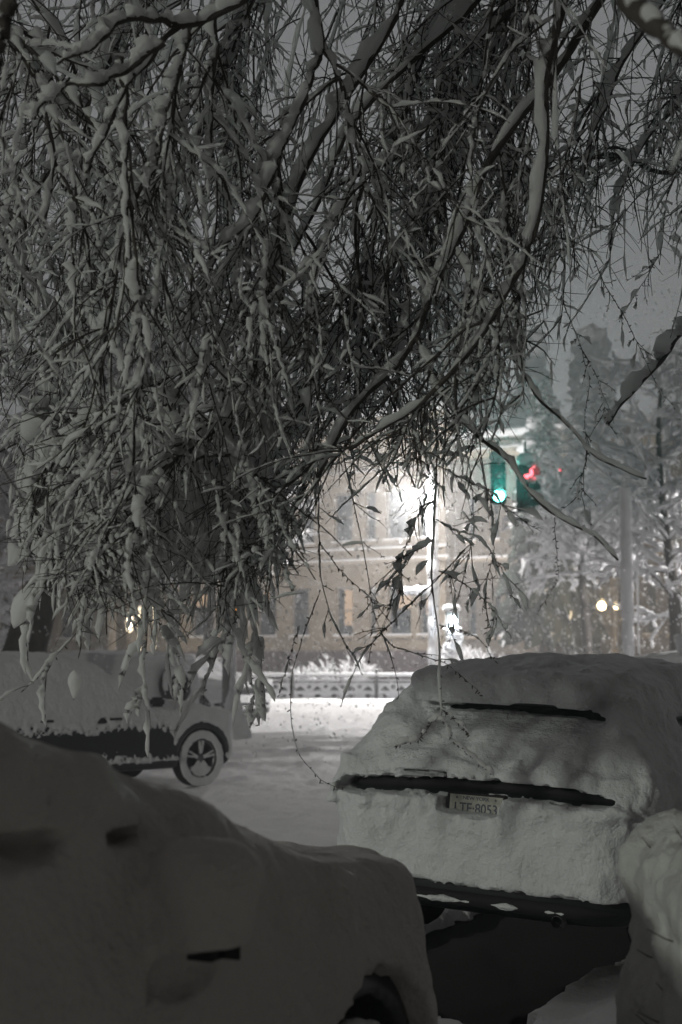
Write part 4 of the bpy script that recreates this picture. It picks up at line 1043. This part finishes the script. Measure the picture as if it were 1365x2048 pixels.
# traffic signals hanging from a mast arm
def signal(name, label, px, pyl, Y, lit, sc=1.0, yaw=0.0, group=None, mast=None):
    z = EYE+(1320-pyl)/FPX*Y; x, y, _ = at(px, Y)
    t = thing(name, label, 'traffic light', (x, y, z), yaw, group)
    dz = .30*sc; off = {'green': (2, 1, 0), 'red': (0, -1, -2)}[lit]   # red, amber, green heights in steps
    zs_ = [o_*dz for o_ in off]; zc = sum(zs_)/3
    MB().box((0, .10, zc), (.17*sc, .11, .48*sc), bev=.03).build('housing', M['sigbody'], t)
    for zz_, nm, mt in zip(zs_, ('red', 'amber', 'green'), (M['lamp_red'] if lit == 'red' else M['lens_off'], M['lens_off'], M['lamp_green'] if lit == 'green' else M['lens_off'])):
        MB().lathe([(.001, -.045), (.07*sc, -.035), (.12*sc, -.01)], (0, 0, zz_), 20, 'y').build('signal_lens', mt, t, True)
        v = MB(); Vv = []; Ff = []
        for i in range(13):
            a = math.radians(-20+220*i/12)
            for (r_, yy) in ((.125*sc, 0), (.125*sc, -.24), (.135*sc, -.24), (.135*sc, 0)): Vv.append((r_*math.cos(a), yy, zz_+r_*math.sin(a)))
        for i in range(12):
            for j in range(4): Ff.append((i*4+j, i*4+(j+1) % 4, i*4+4+(j+1) % 4, i*4+4+j))
        v.add(Vv, Ff).build('visor', M['sigbody'], t)
        a = Acc(); Q = resample([(0, .0, zz_+.15*sc), (0, -.12, zz_+.155*sc), (0, -.25, zz_+.14*sc)], 8)[None]
        a.add(*tube_batch(Q, .075*sc*np.array([[.6, .9, 1, 1, 1, .9, .6, .05]]), 8, .15)); a.build('visor_snow', M['snow_far'], t)
    a = Acc(); Q = resample([(-.2*sc, .05, zc+.52*sc), (0, .05, zc+.60*sc), (.2*sc, .05, zc+.52*sc)], 10)[None]
    a.add(*tube_batch(Q, .15*sc*np.array([[.05, .6, .9, 1, 1, 1, 1, .9, .6, .05]]), 10, .1)); a.build('snow_cap', M['snow_far'], t)
    MB().tube([(0, .1, zc+.46*sc), (0, .1, zc+.95*sc)], .03, 8).build('hanger', M['steel'], t)
    return t
g1 = signal('traffic_light', 'traffic signal glowing bright green-cyan', 1000, 991, 31, 'green', 1.0)
point('green_light', (0, -.30, 0), 900, (.08, 1, .82), .10, g1, spot=54, direction=(0, -1, .30))
g2 = signal('traffic_light', 'traffic signal with red lens under a snow cap, right of the green one', 1060, 945, 29.5, 'red', 1.05, yaw=math.radians(28))
point('red_light', (0, -.32, 0), 4, (1, .12, .15), .10, g2)
mastp = at(1256, 30.5)
mast = thing('signal_mast', 'tall snow-plastered steel pole carrying the signal wire, at right', 'pole', mastp)
mz = EYE+(1320-975)/FPX*30.5
MB().lathe([(.14, 0), (.14, .5), (.09, .6), (.075, mz), (.01, mz+.03)], k=16).build('pole', M['steel'], mast, True)
az2 = EYE+(1320-872)/FPX*30.5; ax0 = (990-1256)/FPX*30.5
MB().tube([(0, 0, mz-.05), (-1.2, .1, az2-.12), (ax0*.55, .2, az2-.02), (ax0-.2, .35, az2+.03), (ax0*2.5, .5, az2+.5)], .014, 6).build('span_wire', M['steel'], mast, True)
plaster(mast, [(0, 0, 0), (0, 0, 3), (0, 0, mz)], .085, .05, wind=(-.5, -.5, 0))
plaster(mast, [(.25, .2, 1.8), (.25, .2, 3), (.25, .2, mz-1.2)], .012, .014, wind=(0, 0, 0), name='conduit_snow', n=24)
# the pole between the parked cars at the left
PY_ = 31.0; pb = at(456, PY_)
pp = thing('lamp_pole', 'pole between the parked cars, snow plastered on its right side, amber hand signal on top', 'pole', pb)
ptz = EYE+(1320-1120)/FPX*PY_
MB().lathe([(.15, 0), (.15, .4), (.11, .5), (.105, ptz)], k=18).build('pole', M['steel'], pp, True)
plaster(pp, [(0, 0, 0), (0, 0, 1.5), (0, 0, ptz)], .035, .05, wind=(3.0, -.9, 0), m='snow', jit=.06)
a = Acc(); Q = resample([(.18, -.15, -.1), (.20, -.15, .25), (.16, -.1, .55), (.12, -.05, 1.0)], 14)[None]; a.add(*tube_batch(Q, np.linspace(.42, .10, 14)[None], 14, .05)); a.build('base_snow', M['snow'], pp)
hz_ = EYE+(1320-1220)/FPX*PY_
MB().box((.14, -.02, hz_+.02), (.14, .10, .17), bev=.02).build('signal_box', M['sigbody'], pp)
hand = MB(); hx0, hy0 = .13, -.135
hand.box((hx0, hy0, hz_-.035), (.032, .006, .045), bev=.004)
for i, (dx, hh) in enumerate(((-.024, .045), (-.008, .058), (.008, .055), (.024, .042))): hand.box((hx0+dx, hy0, hz_+.012+hh*.9), (.0062, .006, hh), bev=.002)
hand.box((hx0+.045, hy0, hz_-.01), (.006, .006, .035), Matrix.Rotation(.5, 3, 'Y'))
hand.build('hand_symbol', M['lamp_amber'], pp)
# tiny far red signals and a far cold lamp
for px_, py_2, lb_ in ((1125, 938, 'tiny far red signal left of its twin, in the trees above the street'), (1191, 958, 'tiny far red signal lower right of its twin, in the trees above the street')):
    Y_ = 44.; t = thing('far_signal', lb_, 'traffic light', (*at(px_, Y_)[:2], EYE+(1320-py_2)/FPX*Y_), 0, 'far red signals')
    MB().box((0, .06, -.08), (.05, .04, .14), bev=.01).build('housing', M['sigbody'], t); MB().lathe([(.001, -.02), (.028, -.01), (.03, 0)], (0, 0, 0), 12, 'y').build('signal_lens', M['lamp_red'], t)
    MB().tube([(0, .08, .14), (0, .08, 1.2)], .02, 6).build('hanger', M['steel'], t)
def wall_lamp(label, px, py_3, Y, e, power, col, r=.10, ln=.0, grp=None, cat='lamp'):
    t = thing('wall_lamp', label, cat, (*at(px, Y)[:2], EYE+(1320-py_3)/FPX*Y), 0, grp)
    MB().lathe([(.001, -r-ln), (r*.7, -r*.7-ln), (r, -ln), (r, ln), (r*.7, r*.7+ln), (.001, r+ln)], k=16).build('lamp_globe', M[e], t, True)
    MB().lathe([(.02, r+ln), (r*.8, r+ln+.01), (r*.5, r+ln+.10), (.01, r+ln+.14)], k=14).build('lamp_cap', M['sigbody'], t, True)
    MB().tube([(0, 0, r+ln+.1), (0, .35, r+ln+.25), (0, .6, r+ln+.2)], .02, 6).build('bracket', M['sigbody'], t)
    if power: point('wall_light', (0, -.2-r, 0), power, col, .1, t)
wall_lamp('warm round lamp in the porch of the brown building', 1203, 1212, 58, 'lamp_warm', 300, (1, .74, .40), .19)
wall_lamp('small warm lamp right of the round porch lamp', 1232, 1214, 57.5, 'lamp_warm', 50, (1, .70, .35), .10)
wall_lamp('tall glowing tube lamp at the left entrance columns', 261, 1245, 72.5, 'pane_hall', 160, (1, .88, .70), .16, .35)
wall_lamp('square greenish white lamp right of the left entrance', 306, 1210, 71.0, 'pane_hall', 80, (.92, 1, .82), .15, .08)
wall_lamp('tiny white lamp seen through the branches at far left', 78, 866, 80, 'lamp_walk', 0, (1, 1, 1), .06)
# street lamp behind the photographer, across the street at the left: it lights the crossover's back
sl = (-17.0, -12.0, 7.4)
s2 = thing('street_lamp', 'street lamp behind the viewer at the left, out of the picture', 'street lamp', (sl[0]-1.2, sl[1], 0))
MB().lathe([(.18, 0), (.18, .5), (.09, .6), (.07, 7.9), (.01, 7.95)], k=14).build('pole', M['steel'], s2, True)
MB().tube([(0, 0, 7.8), (.5, 0, 8.0), (1.2, 0, 7.75)], .04, 8).build('arm', M['steel'], s2, True)
MB().lathe([(.03, .40), (.2, .32), (.26, .2), (.2, .18)], (1.2, 0, 7.4), 16).build('lamp_shade', M['steel'], s2, True)
MB().lathe([(.001, .02), (.1, .04), (.14, .12), (.001, .18)], (1.2, 0, 7.4), 16).build('lamp_globe', M['lamp'], s2, True)
point('lamp_light', (1.2, 0, 7.3), 7700, (.95, 1, .89), .50, s2, spot=176.5, direction=(0, 0, -1))
# added street lamp, unseen past the right edge, brightens street, trees and cars
rl = (14.0, 36.0, 8.2)
s3 = thing('street_lamp', 'added street lamp, unseen past the right edge of the picture', 'street lamp', (rl[0]+1.2, rl[1], 0))
MB().lathe([(.18, 0), (.18, .5), (.09, .6), (.07, 8.7), (.01, 8.75)], k=14).build('pole', M['steel'], s3, True)
MB().tube([(0, 0, 8.6), (-.5, 0, 8.8), (-1.2, 0, 8.55)], .04, 8).build('arm', M['steel'], s3, True)
MB().lathe([(.03, .40), (.2, .32), (.26, .2), (.2, .18)], (-1.2, 0, 8.2), 16).build('lamp_shade', M['steel'], s3, True)
MB().lathe([(.001, .02), (.1, .04), (.14, .12), (.001, .18)], (-1.2, 0, 8.2), 16).build('lamp_globe', M['lamp'], s3, True)
point('lamp_light', (-1.2, 0, 8.1), 11500, (1, .965, .94), .18, s3, spot=149, direction=(0, 0, -1))
# unseen row house behind the photographer, put in to block sky light
hb = thing('unseen_row_house', 'unseen row house behind the viewer, blocking sky light', 'building', (6.2, -9, 0), -ROW)
MB().box((4.02, 4, 6), (4, 16, 6)).build('wall', M['stone2'], hb)
for k_ in range(8):
    for z_ in (2.2, 5.2, 8.4): MB().box((-.03, -10+k_*3.8, z_), (.04, .5, .85)).build('window', M['pane'], hb)

# ------------------------------------------------------------------ ornamental fence
FY = 56.0; zk = lambda y: EYE-(y-1320)/FPX*FY
fx0, fx1 = at(250, FY)[0], at(1130, FY)[0]
fence = thing('ornamental_fence', 'low snow-filled ornamental fence with triangle pattern in front of the stone building', 'fence', (fx0, FY, 0))
Lf = fx1-fx0; zt_ = 1.02
m = MB()
for z, h_ in ((zt_, .035), (zt_-.14, .022), (zt_-.27, .018), (.36, .02), (.14, .03)): m.box((Lf/2, 0, z), (Lf/2, .035, h_))
m.build('rail', M['iron'], fence)
m = MB(); step = .66; n_ = int(Lf/step)
MB().box((Lf/2, .10, .42), (Lf/2, .01, .40)).build('backing_panel', M['iron'], fence)
for i in range(n_):
    x = (i+.5)*step; a, b = .44, .70
    m.tube([(x-.30, 0, a), (x, 0, b), (x+.30, 0, a)], .022, 4); m.tube([(x-.15, 0, a), (x, 0, b-.13), (x+.15, 0, a)], .016, 4)
    m.tube([(x-.33, 0, b), (x-.33+.1, 0, b-.12), (x-.33, 0, b-.22), (x-.43, 0, b-.12), (x-.33, 0, b)], .014, 4)
    pts = [(x+.24*math.cos(a_2), 0, .26+.09*math.sin(a_2)) for a_2 in np.linspace(0, 2*math.pi, 11)]; m.tube(pts, .014, 4, False)
m.build('pattern_panel', M['iron'], fence)
for x in np.arange(0, Lf+.1, 3.3): MB().lathe([(.09, 0), (.09, 1.08), (.05, 1.1), (.07, 1.2), (.01, 1.32)], (x, 0, 0), 12).build('post', M['iron'], fence, True)
# snow packed into the pattern, leaving the openings
h = .03; X, Y, Z = grid((-.1, -.16, -.05), (6.6, .16, 1.3), h)
xm = (X % step)-step/2
tri = np.maximum(np.abs(xm)*.9+(Z-.66), .48-Z)*.7                       # triangle opening
tri2 = np.maximum(np.abs(np.abs(xm)-step/2)*1.0+np.abs(Z-.63)-.10, -9)*.7
el = np.sqrt((xm/1.6)**2+((Z-.27)*1.2)**2)-.055
holes = np.minimum(np.minimum(tri+.0, tri2+.0), el-.02)
slot = np.minimum(np.abs(Z-(zt_-.085))-.022, np.abs(Z-(zt_-.215))-.018)
F = np.maximum(np.maximum(np.abs(Y)-.055, Z-.80), -Z-.02)
F = np.maximum(F, -holes)
F = np.minimum(F, np.sqrt(Y**2+(Z-zt_-.07)**2)-.085); F = np.minimum(F, np.sqrt(Y**2+(Z-zt_+.13)**2)-.055); F = np.maximum(F, -slot)
F = np.maximum(F, -np.maximum(holes, -1)) if False else F
F = F - .014*fbm(X, Y, Z, 4, 91)
Vn, Fn = nets(F, (-.1, -.16, -.05), h)
for i in range(int(Lf/6.6)+1):
    o = mesh_obj('fence_snow', Vn, Fn, M['snow_far'], fence) if i == 0 else o.copy()
    if i: COL.objects.link(o); o.parent = fence
    o.location = (i*6.6, 0, 0)

# ------------------------------------------------------------------ falling snow and air
n = 28000; rg = np.random.default_rng(5)
Yf = 20+44*rg.random(n)**.8; pxf = rg.uniform(-60, 1430, n); pyf = rg.uniform(500, 1560, n)
C_ = np.stack([(pxf-682.5)/FPX*Yf, Yf, EYE+(1320-pyf)/FPX*Yf], 1); C_ = C_[C_[:, 2] > .1]; n = len(C_)
s_ = rg.uniform(.006, .017, n)[:, None]*np.minimum(1.0, (C_[:, 1:2]/30)**.6)*1.15
ax = np.stack([rg.normal(-.35, .15, n), rg.normal(0, .2, n), np.ones(n)], 1); ax /= np.linalg.norm(ax, axis=1, keepdims=True)
a1 = np.cross(ax, (0, 1, 0)); a1 /= np.linalg.norm(a1, axis=1, keepdims=True); a2 = np.cross(ax, a1)
Vs = np.stack([C_+ax*s_*2.2, C_+a1*s_, C_+a2*s_, C_-a1*s_, C_-a2*s_, C_-ax*s_*2.2], 1).reshape(-1, 3)
b = (np.arange(n)*6)[:, None, None]; f_ = np.array([[0,1,2],[0,2,3],[0,3,4],[0,4,1],[5,2,1],[5,3,2],[5,4,3],[5,1,4]])[None]
tag(mesh_obj('falling_snow', Vs, (b+f_).reshape(-1, 3), M['snow_far']), 'snowflakes falling through the lamp light', kind='stuff')
hzm = bpy.data.materials.new('haze'); hzm.use_nodes = True; t = hzm.node_tree; t.nodes.clear()
ou = N(t, 'ShaderNodeOutputMaterial'); pv = N(t, 'ShaderNodeVolumePrincipled'); pv.inputs['Color'].default_value = (.9, .92, .95, 1)
pv.inputs['Density'].default_value = .0042; pv.inputs['Anisotropy'].default_value = .5
t.links.new(pv.outputs[0], ou.inputs['Volume'])
hz_o = MB().box((0, 42, 17.5), (110, 92, 19)).build('haze', hzm); tag(hz_o, 'snowy night air', kind='stuff')
hzm.cycles.homogeneous_volume = True if hasattr(hzm.cycles, 'homogeneous_volume') else False
